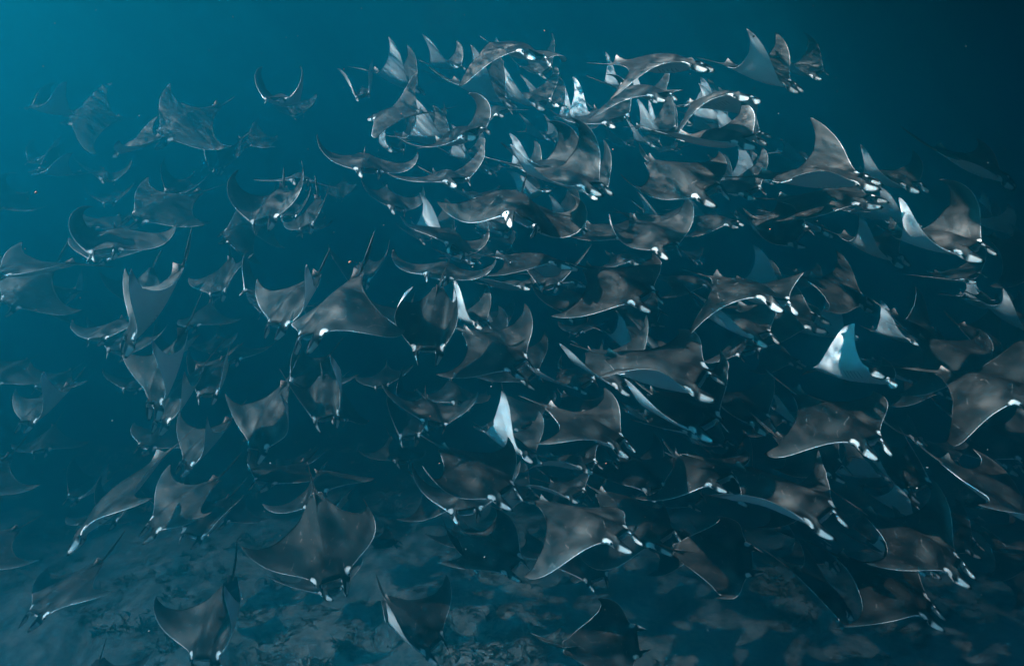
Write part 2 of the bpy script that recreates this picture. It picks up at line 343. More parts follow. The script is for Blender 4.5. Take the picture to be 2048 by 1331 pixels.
#   x, y, z, size, yaw, pitch, roll, left wing lift and curl, right wing lift and curl, twist, label, near enough to show its eyes
RAYS = [
    (0.952, 4.079, -1.346, 0.634, -35.4, -4.8, 23.2, -10.6, 8.7, 49.4, -50.4, 30.7, 'brown devil ray banking right with a pale edge along its near wing, below centre', True),
    (1.736, 3.874, -2.112, 0.611, -52.3, -8.0, 12.0, -12.6, 120.0, 40.0, 23.6, 57.2, 'grey devil ray heading right, wings spread, above-right of the black tilted ray at lower right', True),
    (-2.495, 3.87, -2.136, 0.614, -135.2, -33.9, 28.5, -10.4, -24.3, 6.5, -0.3, 18.8, 'long devil ray gliding steeply down to the left in the lower left', True),
    (1.039, 4.994, -2.921, 0.706, -48.5, -9.3, 3.3, -34.7, 19.3, -26.9, 121.2, -29.7, 'grey devil ray heading right, wings lowered, right of the broad brown ray at bottom centre', True),
    (3.047, 4.059, -1.441, 0.545, -66.3, 1.7, 14.4, 28.8, -70.9, -55.8, -70.1, 37.5, 'very near large devil ray cut by the right edge below mid height', True),
    (2.068, 4.003, -1.655, 0.56, -60.3, -14.3, -1.5, 11.9, -10.7, -32.2, -70.0, 22.3, 'broad slate devil ray seen from above with white head patches, right side', True),
    (1.946, 4.399, -0.176, 0.549, -31.3, -1.2, 10.0, 44.2, 70.2, 20.0, -21.2, 30.1, 'large devil ray with one tall dark wing up and its near wing curled over', True),
    (0.476, 3.838, -2.271, 0.566, -37.2, -3.2, -6.9, -10.5, -11.3, -36.1, -70.2, 16.6, 'broad brown devil ray seen from above with white head patches near the bottom centre', True),
    (1.511, 4.215, -0.866, 0.562, -62.7, -6.2, -13.2, 29.6, -21.4, -53.3, -71.0, 48.9, 'devil ray with its near wing arched down like a hook, right of centre', True),
    (3.062, 3.883, -2.104, 0.571, -34.9, -24.4, -7.2, 13.2, -1.0, 9.7, -26.0, 15.7, 'grey devil ray heading right, wings spread, second above-right of the upright-wing ray at lower right', True),
    (-1.15, 4.184, -0.98, 0.561, -119.1, -32.9, 16.7, -55.4, -70.4, -8.6, -18.3, 22.9, 'large brown devil ray gliding down to the left with its wing spread flat', True),
    (2.572, 3.802, -2.409, 0.556, -44.6, -16.1, -3.1, 31.6, 42.2, 2.8, -20.7, 8.6, 'large dark devil ray with one upright wing at lower right', True),
    (0.336, 4.403, -0.177, 0.533, -36.0, -10.8, 0.1, 69.1, 98.3, 22.4, 80.1, -8.0, 'brown devil ray with both long wings swept up above the centre of the school', True),
    (0.951, 4.591, 0.522, 0.539, -30.8, -4.2, 4.8, 3.9, -9.2, -18.0, -47.2, 36.9, 'brown dappled devil ray with a drooping wing just under the surface right of centre', True),
    (2.406, 3.744, -2.681, 0.53, -36.5, -18.1, -2.6, 9.4, 11.7, -1.8, 7.1, 46.3, 'devil ray with an outstretched near wing, lowest at lower right above the seabed', True),
    (-1.202, 3.871, -2.45, 0.523, -63.6, -49.1, 24.6, 35.8, 58.1, -5.0, -1.5, -26.5, 'largest devil ray at lower left centre facing the lens with open wings', True),
    (0.506, 4.082, -1.738, 0.523, -29.5, -16.5, -6.3, 18.9, 27.9, 4.2, -42.2, 23.6, 'slate devil ray with a short raised wing and long tail, lower centre right', True),
    (2.774, 4.402, -0.576, 0.523, -63.7, -5.1, 12.5, 74.4, 76.4, 58.6, 76.0, -24.7, 'devil ray showing a broad white underside beside its tall dark second wing', True),
    (1.12, 4.125, -1.637, 0.523, -60.5, -4.7, 15.6, 28.7, 32.2, 55.8, 59.2, 11.8, 'grey devil ray heading right, wings raised, closest below-right of the pale-edged ray below centre', True),
    (-0.211, 4.05, -2.045, 0.522, -35.2, -18.3, 2.5, -7.0, 18.7, 23.9, 64.4, -10.4, 'devil ray with pale tail fin and lifted tips in the lower middle', True),
    (0.067, 4.56, -0.376, 0.554, -89.6, -14.0, -28.4, 35.5, 122.8, -47.5, -19.1, -59.5, 'wide devil ray seen head on with long flat wings in the upper middle', True),
    (-2.398, 4.4, -1.024, 0.522, -138.7, -48.4, 5.3, 43.1, 48.9, 24.5, 28.2, -17.5, 'devil ray diving towards lower left with its near wing raised and tail trailing up', True),
    (1.21, 4.868, -0.195, 0.547, -50.6, -19.7, 21.4, -9.7, 15.4, 19.4, 70.1, -7.2, "brown mottled devil ray with lowered wings below the tall dark wing's left side", True),
    (0.727, 4.46, -0.868, 0.521, -45.4, -15.3, 17.1, -4.0, 7.6, -6.8, -0.7, 3.5, 'brown devil ray with a long thin tail and flat wings, swimming right at dead centre', True),
    (2.553, 5.536, -0.383, 0.626, -42.9, 2.3, 11.1, 9.7, 13.5, -0.8, 11.2, 1.2, 'grey ray heading right, wings spread, closest below-right of the tall dark wing at upper right', True),
    (-2.017, 3.959, -3.129, 0.521, -95.8, -34.9, 13.3, 60.4, 89.4, 20.8, 73.5, -10.3, 'devil ray at the bottom edge diving at the lens with a folded wing', True),
    (1.43, 4.861, 0.072, 0.52, -50.0, -2.4, 9.8, 25.5, 15.7, 18.5, 15.3, -0.3, 'grey ray heading right, wings spread, closest above-right of the mottled ray right of centre top', True),
    (0.043, 5.083, 0.667, 0.52, -57.3, -13.7, -13.4, 13.4, -59.5, -57.3, -71.7, -2.1, 'arched brown devil ray highest at top centre with one wing hanging down', True),
    (-2.428, 4.544, -1.523, 0.527, -116.1, -55.1, 16.5, 43.3, 27.8, 22.9, 26.9, -29.0, 'grey ray facing the lens, wings raised, closest below the diving ray with tail up, left', True),
    (2.402, 4.552, -1.515, 0.519, -67.7, 11.9, -31.7, 39.5, 49.7, 88.1, 104.0, -21.8, 'devil ray lifting a big white lit underside with gill slits, mid right', True),
    (1.471, 4.236, -2.769, 0.519, -1.9, -7.3, 48.7, 77.9, 21.2, 55.1, 25.0, -3.7, 'near-black devil ray tilted on edge at lower right', True),
    (1.37, 4.433, -2.207, 0.518, -65.4, 5.5, 9.4, -10.6, 10.9, -12.1, 24.0, -0.2, 'grey devil ray heading right, wings lowered, third above the black tilted ray at lower right', True),
    (0.695, 4.17, -3.443, 0.517, 10.6, -2.6, 50.9, 62.5, 9.1, 74.4, 39.7, -3.1, 'lone devil ray lowest at the bottom edge over the pale sand', True),
    (2.358, 5.744, -1.389, 0.622, -30.5, -4.2, 14.2, 8.9, 14.0, -3.1, 12.4, 0.9, 'grey devil ray heading right, wings spread, closest below-right of the down-arched ray right of centre', True),
    (-0.578, 4.778, -1.223, 0.518, -98.1, -48.9, 5.2, 62.7, 36.0, 87.7, 109.1, -23.5, 'devil ray from behind with wings folded up round its dark back, at the centre', True),
    (-2.47, 4.533, -2.559, 0.517, -139.1, -25.0, 1.9, 12.1, 1.9, 14.0, 9.9, 4.4, 'grey devil ray heading left, wings spread, second right of the gliding ray at lower left', True),
    (0.349, 5.732, -0.149, 0.569, -40.5, -3.9, 5.1, 85.7, 110.4, 28.4, 35.8, -13.6, 'grey devil ray heading right, wings raised, closest above-left of the swept-up ray above centre', True),
    (-0.398, 5.336, 0.096, 0.516, -53.3, 7.9, 15.4, 46.1, 86.2, 15.1, 65.7, -21.9, 'grey devil ray heading right, wings spread, fourth above-left of the wide flat ray above centre', True),
    (-0.355, 4.639, -2.55, 0.516, -83.9, 3.3, 3.5, 26.9, 26.7, 40.8, 53.2, -9.6, 'grey ray facing the lens, wings raised, closest below-left of the lifted-tip ray at lower middle', True),
    (-1.66, 5.038, -1.129, 0.516, -121.9, -36.2, 3.3, 48.8, 80.6, 5.1, 21.3, -22.6, 'grey ray facing the lens, closest left of the large brown ray left of centre', True),
    (-0.744, 4.413, -3.496, 0.515, -34.3, -22.8, 6.3, 3.4, 27.4, 69.1, 58.4, 7.2, 'dark devil ray near the bottom edge with a white strip of underside showing', True),
    (1.589, 5.454, 0.362, 0.516, -57.7, 3.5, -6.6, -5.1, -18.3, -44.7, -70.3, 36.0, 'grey devil ray heading right, wings lowered, below-left of the tall white wing at top right', True),
    (3.438, 5.006, -1.537, 0.515, -59.8, -12.7, 16.9, -6.6, 9.9, -31.4, 5.8, 2.2, 'grey devil ray heading right, wings lowered, above-left of the large ray on the right edge', True),
    (3.579, 5.391, -0.122, 0.515, -36.6, -24.0, 5.3, 19.5, 6.9, 12.0, -6.4, 6.1, 'lone dim devil ray with small raised wing in the shadow at the right edge', True),
    (-1.892, 4.912, -2.032, 0.517, -114.7, -47.6, 11.2, 30.6, 61.3, 5.2, -10.1, -46.7, 'devil ray gliding towards the lens with both tips swept back, lower left of centre', True),
    (-0.11, 5.061, -1.51, 0.515, -36.5, -19.0, 15.9, 19.0, 17.3, 0.6, -1.0, 2.0, 'dark-backed devil ray below the folded-up ray, its far wing raised', True),
    (0.78, 5.037, -1.643, 0.515, -61.4, -11.9, 22.6, 30.4, 32.8, 61.0, 60.6, 26.0, 'grey devil ray heading right, wings raised, left of the pale-edged ray below centre', True),
    (-0.154, 4.753, -3.087, 0.514, -35.8, -9.0, 7.4, 85.9, 99.9, 27.8, -24.7, -3.3, 'grey devil ray heading right, wings raised, third below the lifted-tip ray at lower middle', True),
    (-3.567, 4.68, -3.393, 0.513, -118.2, -15.6, 3.2, 12.4, -34.2, -2.4, 2.7, 10.8, 'grey ray facing the lens, wings spread, second below-left of the gliding ray at lower left', True),
    (2.022, 5.812, 0.573, 0.513, -34.3, -19.6, 8.2, 43.5, 15.4, 51.7, 20.5, -1.9, 'devil ray with a tall white wing underside raised, nearest the dark top right corner', True),
    (-4.08, 8.04, -0.649, 0.745, -135.0, -19.5, -14.3, -3.8, 12.5, 8.7, 14.0, 0.9, 'dim devil ray heading left, wings spread, above-right of the hooked wing near the left edge', False),
    (-3.912, 5.46, -0.935, 0.513, -126.1, -0.9, -3.2, 16.6, 15.4, 19.8, 16.0, -0.3, 'grey devil ray heading left, wings spread, closest above the dim ray on the left edge', True),
    (1.151, 5.531, -0.675, 0.512, -62.9, -20.8, 7.7, 42.4, 89.2, 26.2, 89.5, -27.1, 'grey devil ray heading right, wings raised, above-right of the brown ray at dead centre', True),
    (-4.352, 4.874, -3.139, 0.513, -110.5, -1.9, -9.7, 2.6, 13.1, 10.8, 14.3, 0.6, 'grey ray facing the lens, wings spread, third below-left of the gliding ray at lower left', True),
    (2.561, 4.845, -3.501, 0.513, -1.4, -36.3, 3.7, 12.7, 14.5, 8.2, 13.6, 0.4, 'grey devil ray heading right, wings spread, left of the lowest ray at lower right', True),
    (-3.342, 5.649, -0.733, 0.512, -71.4, -15.3, 6.4, -8.8, 10.4, 86.3, 121.5, -46.6, 'devil ray with one wing rolled over like a hook near the left edge', True),
    (-1.999, 5.732, -0.457, 0.512, -92.7, -27.3, 16.0, 33.1, 54.6, 68.1, 90.3, -25.8, 'devil ray heading into the lens with both dark wing tips curled up, upper left', True),
    (1.112, 5.987, 0.465, 0.512, -58.7, -9.9, 6.3, -1.5, -1.6, -20.8, -50.2, 14.1, 'grey devil ray heading right, wings lowered, closest below-left of the dappled ray near the surface', True),
    (-1.631, 5.153, -2.734, 0.507, -78.0, 0.1, 39.6, -48.1, -31.2, 22.8, 51.3, 3.9, 'grey devil ray facing the lens, wings lowered, second above the open-winged ray at lower centre', True),
    (3.218, 5.915, -0.243, 0.511, -60.0, -10.2, 2.5, 24.5, 36.4, 43.2, 69.9, -19.3, 'grey devil ray heading right, wings raised, right of the tall dark wing at upper right', True),
    (-0.594, 5.724, -0.99, 0.507, -95.1, -3.8, -11.9, 20.6, 67.6, 0.2, 61.3, -18.0, 'grey devil ray facing the lens, wings spread, closest above the folded-up ray at the centre', True),
    (-2.867, 5.478, -2.062, 0.511, -122.3, -40.5, 5.6, 40.8, 56.5, 23.7, 31.2, -17.3, 'grey ray facing the lens, third left of the swept ray at lower left centre', True),
    (-1.612, 5.512, -2.087, 0.51, -73.2, -29.7, 14.5, 78.7, 74.6, 72.0, 20.7, 20.8, 'grey ray heading right, wings raised, closest right of the swept ray at lower left centre', True),
    (-4.538, 9.87, 0.35, 0.865, -146.4, -27.9, -25.0, -9.9, 11.4, 15.1, 15.7, 0.8, 'hazy devil ray swimming left at the upper left of the school', False),
    (3.429, 5.423, -2.706, 0.51, -80.4, -19.5, 39.2, 85.8, 23.7, 87.7, 69.4, 16.9, 'grey devil ray facing the lens, wings raised, above the upright-wing ray at lower right', True),
    (-0.559, 6.089, -0.235, 0.51, -59.3, -4.3, 2.5, 37.4, 18.3, 4.8, 10.9, -13.5, 'grey devil ray heading right, wings spread, third above-left of the wide flat ray above centre', True),
    (-1.271, 6.142, -0.112, 0.51, -73.8, -16.5, -6.6, 9.0, 60.8, 19.5, 66.0, -16.5, 'grey devil ray heading right, wings spread, second above-right of the curled-up ray at upper left', True),
    (0.888, 6.579, 0.307, 0.535, -74.1, -12.2, 15.2, 86.1, 111.1, 16.4, 25.2, -16.6, 'grey devil ray heading right, wings raised, fourth below-left of the dappled ray near the surface', True),
    (4.396, 5.843, -1.415, 0.509, -48.5, -26.9, -5.6, 20.6, 24.7, 31.6, 39.9, -7.8, 'grey devil ray heading right, wings spread, second above the large ray on the right edge', True),
    (4.537, 6.017, -0.909, 0.509, -22.7, -29.7, 22.3, 2.3, 8.7, -22.8, -1.2, 7.1, 'grey ray, wings lowered, second right of the broad white wing by the right edge', True),
    (3.231, 6.047, -0.85, 0.509, -49.5, -16.8, 1.6, 26.7, 32.2, 49.8, 59.1, -12.0, 'grey ray heading right, wings raised, left of the broad white wing by the right edge', True),
    (2.008, 6.211, -0.321, 0.509, -63.3, -7.9, 15.2, 33.3, 16.6, 21.1, 15.6, -0.7, 'grey ray heading right, wings spread, second right of the mottled ray right of centre top', True),
    (2.954, 5.988, -1.226, 0.509, -18.9, -20.6, 18.1, 19.6, 15.5, 3.1, 13.1, 0.3, 'grey devil ray heading right, wings spread, above the white gill-slit belly at mid right', True),
    (-1.714, 5.334, -3.786, 0.509, -46.2, 11.8, -9.1, 18.6, 16.3, 25.7, 18.3, -1.1, 'grey devil ray heading right, wings spread, below the open-winged ray at lower centre', True),
    (-3.804, 5.167, -4.708, 0.508, -66.3, -3.8, -0.5, 15.0, 15.0, 15.0, 15.0, 0.0, 'grey devil ray heading right, wings spread, below-left of the diving ray at bottom left', True),
    (-2.863, 5.819, -2.651, 0.508, -127.7, -30.5, 7.1, 46.6, 39.6, 25.6, 24.7, -42.1, 'dim ray heading left, wings raised, second left of the swept ray at lower left centre', True),
    (-5.202, 7.15, -1.438, 0.583, -128.4, -35.4, -25.7, -20.7, 10.2, 3.0, 13.1, 1.8, 'big dim devil ray cut by the left edge at mid height', False),
    (2.521, 6.385, -0.709, 0.507, -54.3, -13.7, 52.1, 87.8, 90.5, 71.9, 61.6, -31.3, 'dim devil ray heading right, wings raised, below-left of the tall dark wing at upper right', True),
    (0.581, 5.834, -2.826, 0.508, -49.5, 12.0, -1.4, 15.2, -70.4, 18.0, -18.6, 47.6, 'dim devil ray heading right, wings spread, below-left of the slate ray lower right of centre', True),
    (4.75, 6.556, -1.856, 0.532, -10.5, -30.9, 25.7, 45.2, 31.0, 0.8, 15.1, -2.2, 'dim devil ray heading right, wings spread, closest above the large ray on the right edge', True),
    (0.56, 6.041, -1.349, 0.482, -81.9, -15.1, 1.5, 20.6, 30.9, 31.7, 55.8, -10.5, 'grey ray facing the lens, wings spread, closest left of the brown ray at dead centre', True),
    (-4.486, 6.107, -2.381, 0.506, -107.1, -23.0, 8.7, 71.1, 85.3, 11.4, 46.3, -27.6, 'dim ray facing the lens, wings raised, third above-left of the gliding ray at lower left', True),
    (-0.551, 6.543, -0.851, 0.506, -82.2, -14.5, -37.4, 73.4, 120.4, -24.7, -34.3, -9.0, 'dim ray facing the lens, wings spread, third below-left of the wide flat ray above centre', True),
    (0.619, 6.266, -2.146, 0.505, -65.0, 1.4, 20.5, 26.9, 33.6, 50.5, 62.6, 26.8, 'dim devil ray heading right, wings raised, second above the slate ray lower right of centre', True),
    (-1.137, 6.949, 0.34, 0.506, 150.7, -0.2, -18.4, -13.4, 21.1, 49.2, 70.5, -8.1, 'dim devil ray heading left, wings spread, third below-left of the arched ray at top centre', True),
    (-5.179, 6.043, -3.095, 0.505, -102.3, -16.2, -13.5, -4.7, 12.4, 8.4, 14.0, 0.9, 'dim devil ray facing the lens, wings spread, left of the gliding ray at lower left', True),
    (4.748, 6.154, -2.897, 0.505, -68.9, -9.6, -5.7, 26.2, 31.9, 48.5, 58.2, -11.8, 'dim devil ray heading right, wings raised, third below the large ray on the right edge', True),
    (1.462, 6.853, -0.69, 0.504, -58.0, -7.6, 9.4, 10.9, 14.4, 2.9, 13.4, 0.5, 'dim ray heading right, wings spread, second below-left of the mottled ray right of centre top', True),
    (0.442, 6.801, -1.251, 0.504, -110.8, -18.0, 20.6, 27.9, 11.1, 64.2, 22.8, -0.2, 'dim ray facing the lens, wings raised, third left of the brown ray at dead centre', True),
    (-2.36, 7.371, 0.488, 0.503, -91.8, 0.9, 1.7, 70.6, 69.9, 65.2, 46.2, -18.7, 'dim devil ray facing the lens, wings raised, right of the hazy ray at upper left', True),
    (0.573, 6.412, -3.418, 0.503, -62.7, 11.9, 10.6, 23.3, 8.8, 39.7, -0.8, 32.8, 'dim ray heading right, wings spread, second above-left of the broad brown ray at bottom centre', False),
    (2.98, 6.667, -2.728, 0.502, -60.9, -8.9, -14.1, 22.6, 19.4, 37.5, 26.3, -3.2, 'dim devil ray heading right, wings spread, closest left of the broad slate ray at right', False),
    (2.463, 6.872, -1.969, 0.502, -100.3, -9.0, 19.1, -4.4, 12.7, -21.1, 10.4, 1.8, 'dim devil ray facing the lens, wings lowered, second below the down-arched ray right of centre', False),
    (-7.305, 12.367, 0.543, 0.828, -170.8, 0.9, -38.1, -10.7, 11.6, 14.9, 12.7, 1.1, 'faint devil ray silhouette farthest out in the bright water at upper left', False),
    (0.014, 7.079, -1.386, 0.502, -43.8, 6.9, -4.6, 15.9, 8.4, 17.7, -1.9, 5.9, 'dim devil ray heading right, wings spread, second above the dark-backed ray below centre', False),
    (4.39, 6.997, -1.87, 0.501, 13.5, -14.3, 28.6, 48.7, 17.9, 26.3, 16.1, -1.2, 'dim ray heading right, wings raised, third above-right of the white gill-slit belly at mid right', False),
    (4.336, 7.361, -2.015, 0.526, -65.8, 1.4, -8.5, 32.6, 34.2, 67.5, 64.1, -13.2, 'dim ray heading right, wings raised, closest above-right of the white gill-slit belly at mid right', False),
    (-4.384, 7.343, -1.095, 0.501, -90.4, -6.7, -2.7, 16.1, 15.2, 18.4, 15.4, -0.2, 'dim devil ray facing the lens, wings spread, below the hooked wing near the left edge', False),
    (1.268, 7.158, -2.066, 0.5, -44.8, -18.8, -23.5, 24.7, 16.1, 43.8, 17.9, -1.1, 'dim devil ray heading right, wings raised, above-left of the pale-edged ray below centre', False),
    (-4.145, 7.795, 0.057, 0.5, 174.8, -15.9, -23.1, 27.9, 28.5, 17.0, 12.8, -1.9, 'dim devil ray heading left, wings spread, below-left of the hazy ray at upper left', False),
    (-3.22, 7.468, -1.391, 0.499, -91.3, -37.3, 19.7, 24.4, -44.8, 8.0, -3.4, 6.5, 'dim ray facing the lens, wings spread, above-right of the diving ray with tail up, left', False),
    (-4.304, 7.291, -2.074, 0.5, -88.2, -15.0, -19.1, 43.9, 38.6, 14.5, 12.2, -3.6, 'dim ray facing the lens, closest below-left of the diving ray with tail up, left', False),
    (3.295, 7.666, -0.796, 0.499, -45.9, -15.4, -12.3, 6.4, -15.1, -10.5, -62.2, 26.6, 'dim devil ray heading right, wings spread, below the tall dark wing at upper right', False),
    (-2.271, 7.764, -0.712, 0.499, -96.5, -37.6, 28.0, 28.4, 18.8, 0.2, 13.8, -0.3, 'dim ray facing the lens, wings spread, second right of the curled-up ray at upper left', False),
    (5.889, 6.8, -4.751, 0.483, -34.2, 8.6, 14.5, 8.9, 13.9, -3.3, 12.2, 0.9, 'dim devil ray heading right, wings spread, fourth right of the upright-wing ray at lower right', False),
    (4.893, 7.178, -3.343, 0.498, -81.4, -5.3, 2.2, 27.3, 34.8, 51.7, 65.7, -5.3, 'dim ray facing the lens, wings raised, below-left of the large ray on the right edge', False),
    (-4.249, 7.716, -1.6, 0.5, -104.2, -60.4, -13.3, 39.3, 18.6, 32.9, 11.8, -0.8, 'dim devil ray facing the lens, wings raised, above the diving ray with tail up, left', False),
    (-2.589, 8.479, -0.339, 0.523, -69.0, -3.0, -4.4, -12.6, 12.1, -6.5, 11.4, 1.6, 'dim devil ray heading right, wings lowered, closest above-right of the curled-up ray at upper left', False),
    (1.599, 7.485, -3.036, 0.497, -43.9, -3.1, -9.2, 20.1, 15.0, 30.1, 14.9, 0.8, 'dim devil ray heading right, wings spread, closest below the pale-edged ray below centre', False),
    (-1.408, 8.157, -0.57, 0.497, -62.6, -26.2, -17.8, 31.3, 91.3, 15.7, 52.3, -17.6, 'dim devil ray heading right, wings spread, fourth right of the curled-up ray at upper left', False),
    (-2.776, 7.84, -1.816, 0.497, -102.5, -5.0, -5.2, 17.5, 15.5, 22.4, 16.4, -0.4, 'dim ray facing the lens, second left of the large brown ray left of centre', False),
    (3.472, 8.607, 0.917, 0.497, -56.0, -15.0, 22.9, 85.4, 38.8, 50.6, 23.5, -5.8, 'dim devil ray heading right, wings raised, right of the tall white wing at top right', False),
    (5.742, 8.134, -1.805, 0.496, -71.5, -5.2, -21.6, 23.6, 15.9, 40.7, 17.4, -1.0, 'dim ray, wings raised, second below-right of the broad white wing by the right edge', False),
    (0.448, 8.939, 0.561, 0.495, -54.0, -5.4, -9.2, 79.3, 44.1, 39.6, 17.5, -5.4, 'dim devil ray heading right, wings raised, second below-right of the arched ray at top centre', False),
    (-7.257, 9.935, -0.688, 0.569, -102.2, -10.5, -36.5, 27.5, 28.4, 86.4, 90.1, -13.6, 'faint ray facing the lens, wings raised, second above the dim ray on the left edge', False),
    (-0.184, 8.992, 0.474, 0.494, -63.9, -4.4, 16.6, -15.4, 9.6, -36.5, 5.9, 3.0, 'dim devil ray heading right, wings lowered, second below the arched ray at top centre', False),
    (-3.425, 8.607, -0.984, 0.494, -170.4, -16.4, -40.2, -28.8, 9.4, 0.3, 12.8, 2.3, 'dim devil ray heading left, wings lowered, second below-left of the curled-up ray at upper left', False),
    (1.15, 7.669, -4.888, 0.463, -41.3, -6.3, 4.8, 13.6, 16.6, 10.9, 19.2, -1.2, 'faint ray heading right, wings spread, closest below-right of the broad brown ray at bottom centre', False),
    (0.818, 9.553, 0.373, 0.518, -60.8, -12.8, -28.1, 27.2, 16.6, 51.3, 19.1, -1.5, 'faint devil ray heading right, wings raised, second above the swept-up ray above centre', False),
    (2.523, 9.082, 0.261, 0.494, -42.3, -11.8, 0.5, 28.5, 16.8, 28.4, 16.9, -0.9, 'faint ray heading right, wings spread, second above-right of the mottled ray right of centre top', False),
    (-1.667, 7.835, -4.922, 0.394, -3.5, -5.9, -8.9, 5.8, 14.2, 11.9, 14.7, 0.3, 'faint devil ray heading right, wings spread, right of the open-winged ray at lower centre', False),
    (1.993, 9.302, 0.259, 0.493, -76.0, -5.5, 10.6, 78.0, 19.4, 85.2, 29.7, -4.9, 'faint ray facing the lens, second above-left of the mottled ray right of centre top', False),
    (-4.969, 8.522, -2.982, 0.492, -82.6, -4.7, -3.8, 17.0, 15.5, 20.9, 16.3, -0.4, 'faint ray facing the lens, wings spread, second below the diving ray with tail up, left', False),
    (-0.873, 9.613, 1.088, 0.492, -42.2, -6.1, -3.4, 61.8, 21.8, 53.8, 17.7, -2.6, 'faint devil ray heading right, wings raised, closest left of the arched ray at top centre', False),
    (-0.498, 9.238, -0.595, 0.492, -55.0, -7.2, 0.6, 19.6, 10.9, 28.7, 4.5, 14.3, 'faint devil ray heading right, wings spread, closest left of the wide flat ray above centre', False),
    (-0.718, 8.55, -3.222, 0.492, -62.0, -23.1, 4.1, -13.0, 11.3, -16.6, 11.9, 1.6, 'faint devil ray heading right, wings lowered, second below-left of the dark-backed ray below centre', False),
    (-1.228, 9.504, 0.33, 0.492, -66.0, -59.2, 33.8, 15.1, 85.5, -36.6, 57.0, -18.2, 'faint devil ray heading right, wings lowered, second below-left of the arched ray at top centre', False),
    (-3.983, 9.901, -0.074, 0.516, -141.7, -50.9, -3.0, 5.5, 15.5, 8.7, 15.7, 0.0, 'faint devil ray heading left, wings spread, second below-right of the hazy ray at upper left', False),
    (-6.223, 8.725, -3.035, 0.491, -107.0, -13.7, -13.0, 16.5, 17.7, 13.4, 12.4, -0.0, 'faint ray facing the lens, wings spread, second below the dim ray on the left edge', False),
    (0.276, 8.647, -3.449, 0.491, -58.3, -2.1, 13.3, 9.2, 14.2, -2.1, 12.8, 0.7, 'faint devil ray heading right, wings spread, left of the slate ray lower right of centre', False),
    (-0.665, 9.27, -1.446, 0.491, -43.8, 1.4, -4.1, 17.9, 14.8, 23.7, 14.5, 1.6, 'faint devil ray heading right, wings spread, above-right of the folded-up ray at the centre', False),
    (-2.056, 9.912, 0.761, 0.491, -79.5, -15.0, 18.6, 69.0, 18.8, 83.9, -5.0, 36.2, 'faint ray facing the lens, wings raised, fourth above-right of the curled-up ray at upper left', False),
    (-0.254, 9.233, -2.29, 0.49, -44.0, -23.7, -7.2, 42.8, 17.9, 52.4, 20.2, -2.1, 'faint devil ray heading right, wings raised, closest above the dark-backed ray below centre', False),
    (2.714, 9.766, -0.916, 0.489, -43.9, -13.0, -11.3, 19.9, 15.7, 29.6, 16.9, -0.6, 'faint ray heading right, wings spread, closest below-right of the mottled ray right of centre top', False),
    (0.406, 10.519, 1.172, 0.489, -61.4, -24.9, 37.6, 39.2, 13.6, 54.4, 37.6, -4.2, 'faint devil ray heading right, wings raised, closest below-right of the arched ray at top centre', False),
    (4.17, 10.315, -0.092, 0.488, -43.4, -11.9, -8.2, 18.6, 15.6, 25.6, 16.4, -0.5, 'faint devil ray heading right, wings spread, above-left of the tall dark wing at upper right', False),
    (-3.777, 10.185, -1.102, 0.488, -124.2, -11.3, -27.2, -21.0, 10.3, 2.9, 13.2, 1.6, 'faint ray facing the lens, wings lowered, closest below-left of the curled-up ray at upper left', False),
    (1.043, 9.846, -2.573, 0.487, -125.2, -8.6, 12.6, 11.7, 13.5, 14.6, 19.5, -0.4, 'faint devil ray heading left, wings spread, below-left of the brown ray at dead centre', False),
    (-1.963, 9.861, -3.37, 0.486, -90.5, -19.3, 15.3, 5.8, 13.5, 11.6, 24.5, -1.0, 'faint devil ray facing the lens, wings spread, below-left of the folded-up ray at the centre', False),
    (0.423, 10.858, 0.227, 0.486, -44.5, -11.9, -11.5, 20.1, 15.9, 30.3, 17.2, -0.7, 'faint devil ray heading right, wings spread, second above-left of the swept-up ray above centre', False),
    (-0.218, 10.455, -1.395, 0.486, -38.8, -18.5, 14.3, 1.9, 13.3, -11.3, 11.7, 1.2, 'faint devil ray heading right, wings spread, second below-left of the wide flat ray above centre', False),
    (-6.366, 10.934, -0.39, 0.485, -55.3, -17.7, -11.9, 49.5, 29.4, 25.5, 9.8, -1.4, 'faint devil ray heading right, wings raised, below the faint ray farthest upper left', False),
    (3.762, 10.776, -1.09, 0.485, -45.2, -21.9, 3.0, 32.4, 16.5, 31.9, 17.3, -1.0, 'faint devil ray heading right, wings raised, above the down-arched ray right of centre', False),
    (0.781, 11.788, 0.179, 0.509, -44.3, -15.6, -16.8, 22.4, 16.2, 37.1, 17.9, -1.0, 'faint devil ray heading right, wings spread, closest above the swept-up ray above centre', False),
    (-0.466, 11.108, -0.286, 0.485, -44.8, -11.6, -12.2, 20.5, 16.0, 31.4, 17.5, -0.8, 'faint devil ray heading right, wings spread, closest above-left of the wide flat ray above centre', False),
    (-1.422, 10.208, -4.251, 0.484, -51.7, -13.2, 5.2, -3.3, 12.3, -4.4, 14.2, 1.0, 'faint devil ray heading right, wings spread, closest above-left of the lifted-tip ray at lower middle', False),
    (-4.225, 11.845, 0.147, 0.483, -149.0, -9.9, -22.5, 10.6, 14.3, 35.2, 18.4, -0.6, 'faint devil ray heading left, wings spread, closest above the curled-up ray at upper left', False),
    (-1.52, 11.443, -1.372, 0.483, -57.0, -20.3, 0.5, 21.8, 14.0, 28.5, 18.3, -0.6, 'faint devil ray heading right, wings spread, second above the folded-up ray at the centre', False),
    (-6.806, 11.782, -0.78, 0.482, -77.6, -20.9, 5.2, 34.7, 19.0, 29.7, 18.1, -1.4, 'faint ray facing the lens, wings raised, second above the hooked wing near the left edge', False),
    (1.858, 12.125, 0.146, 0.482, -43.9, -11.1, -8.2, 18.8, 15.7, 26.2, 16.8, -0.6, 'faint devil ray heading right, wings spread, second above-right of the swept-up ray above centre', False),
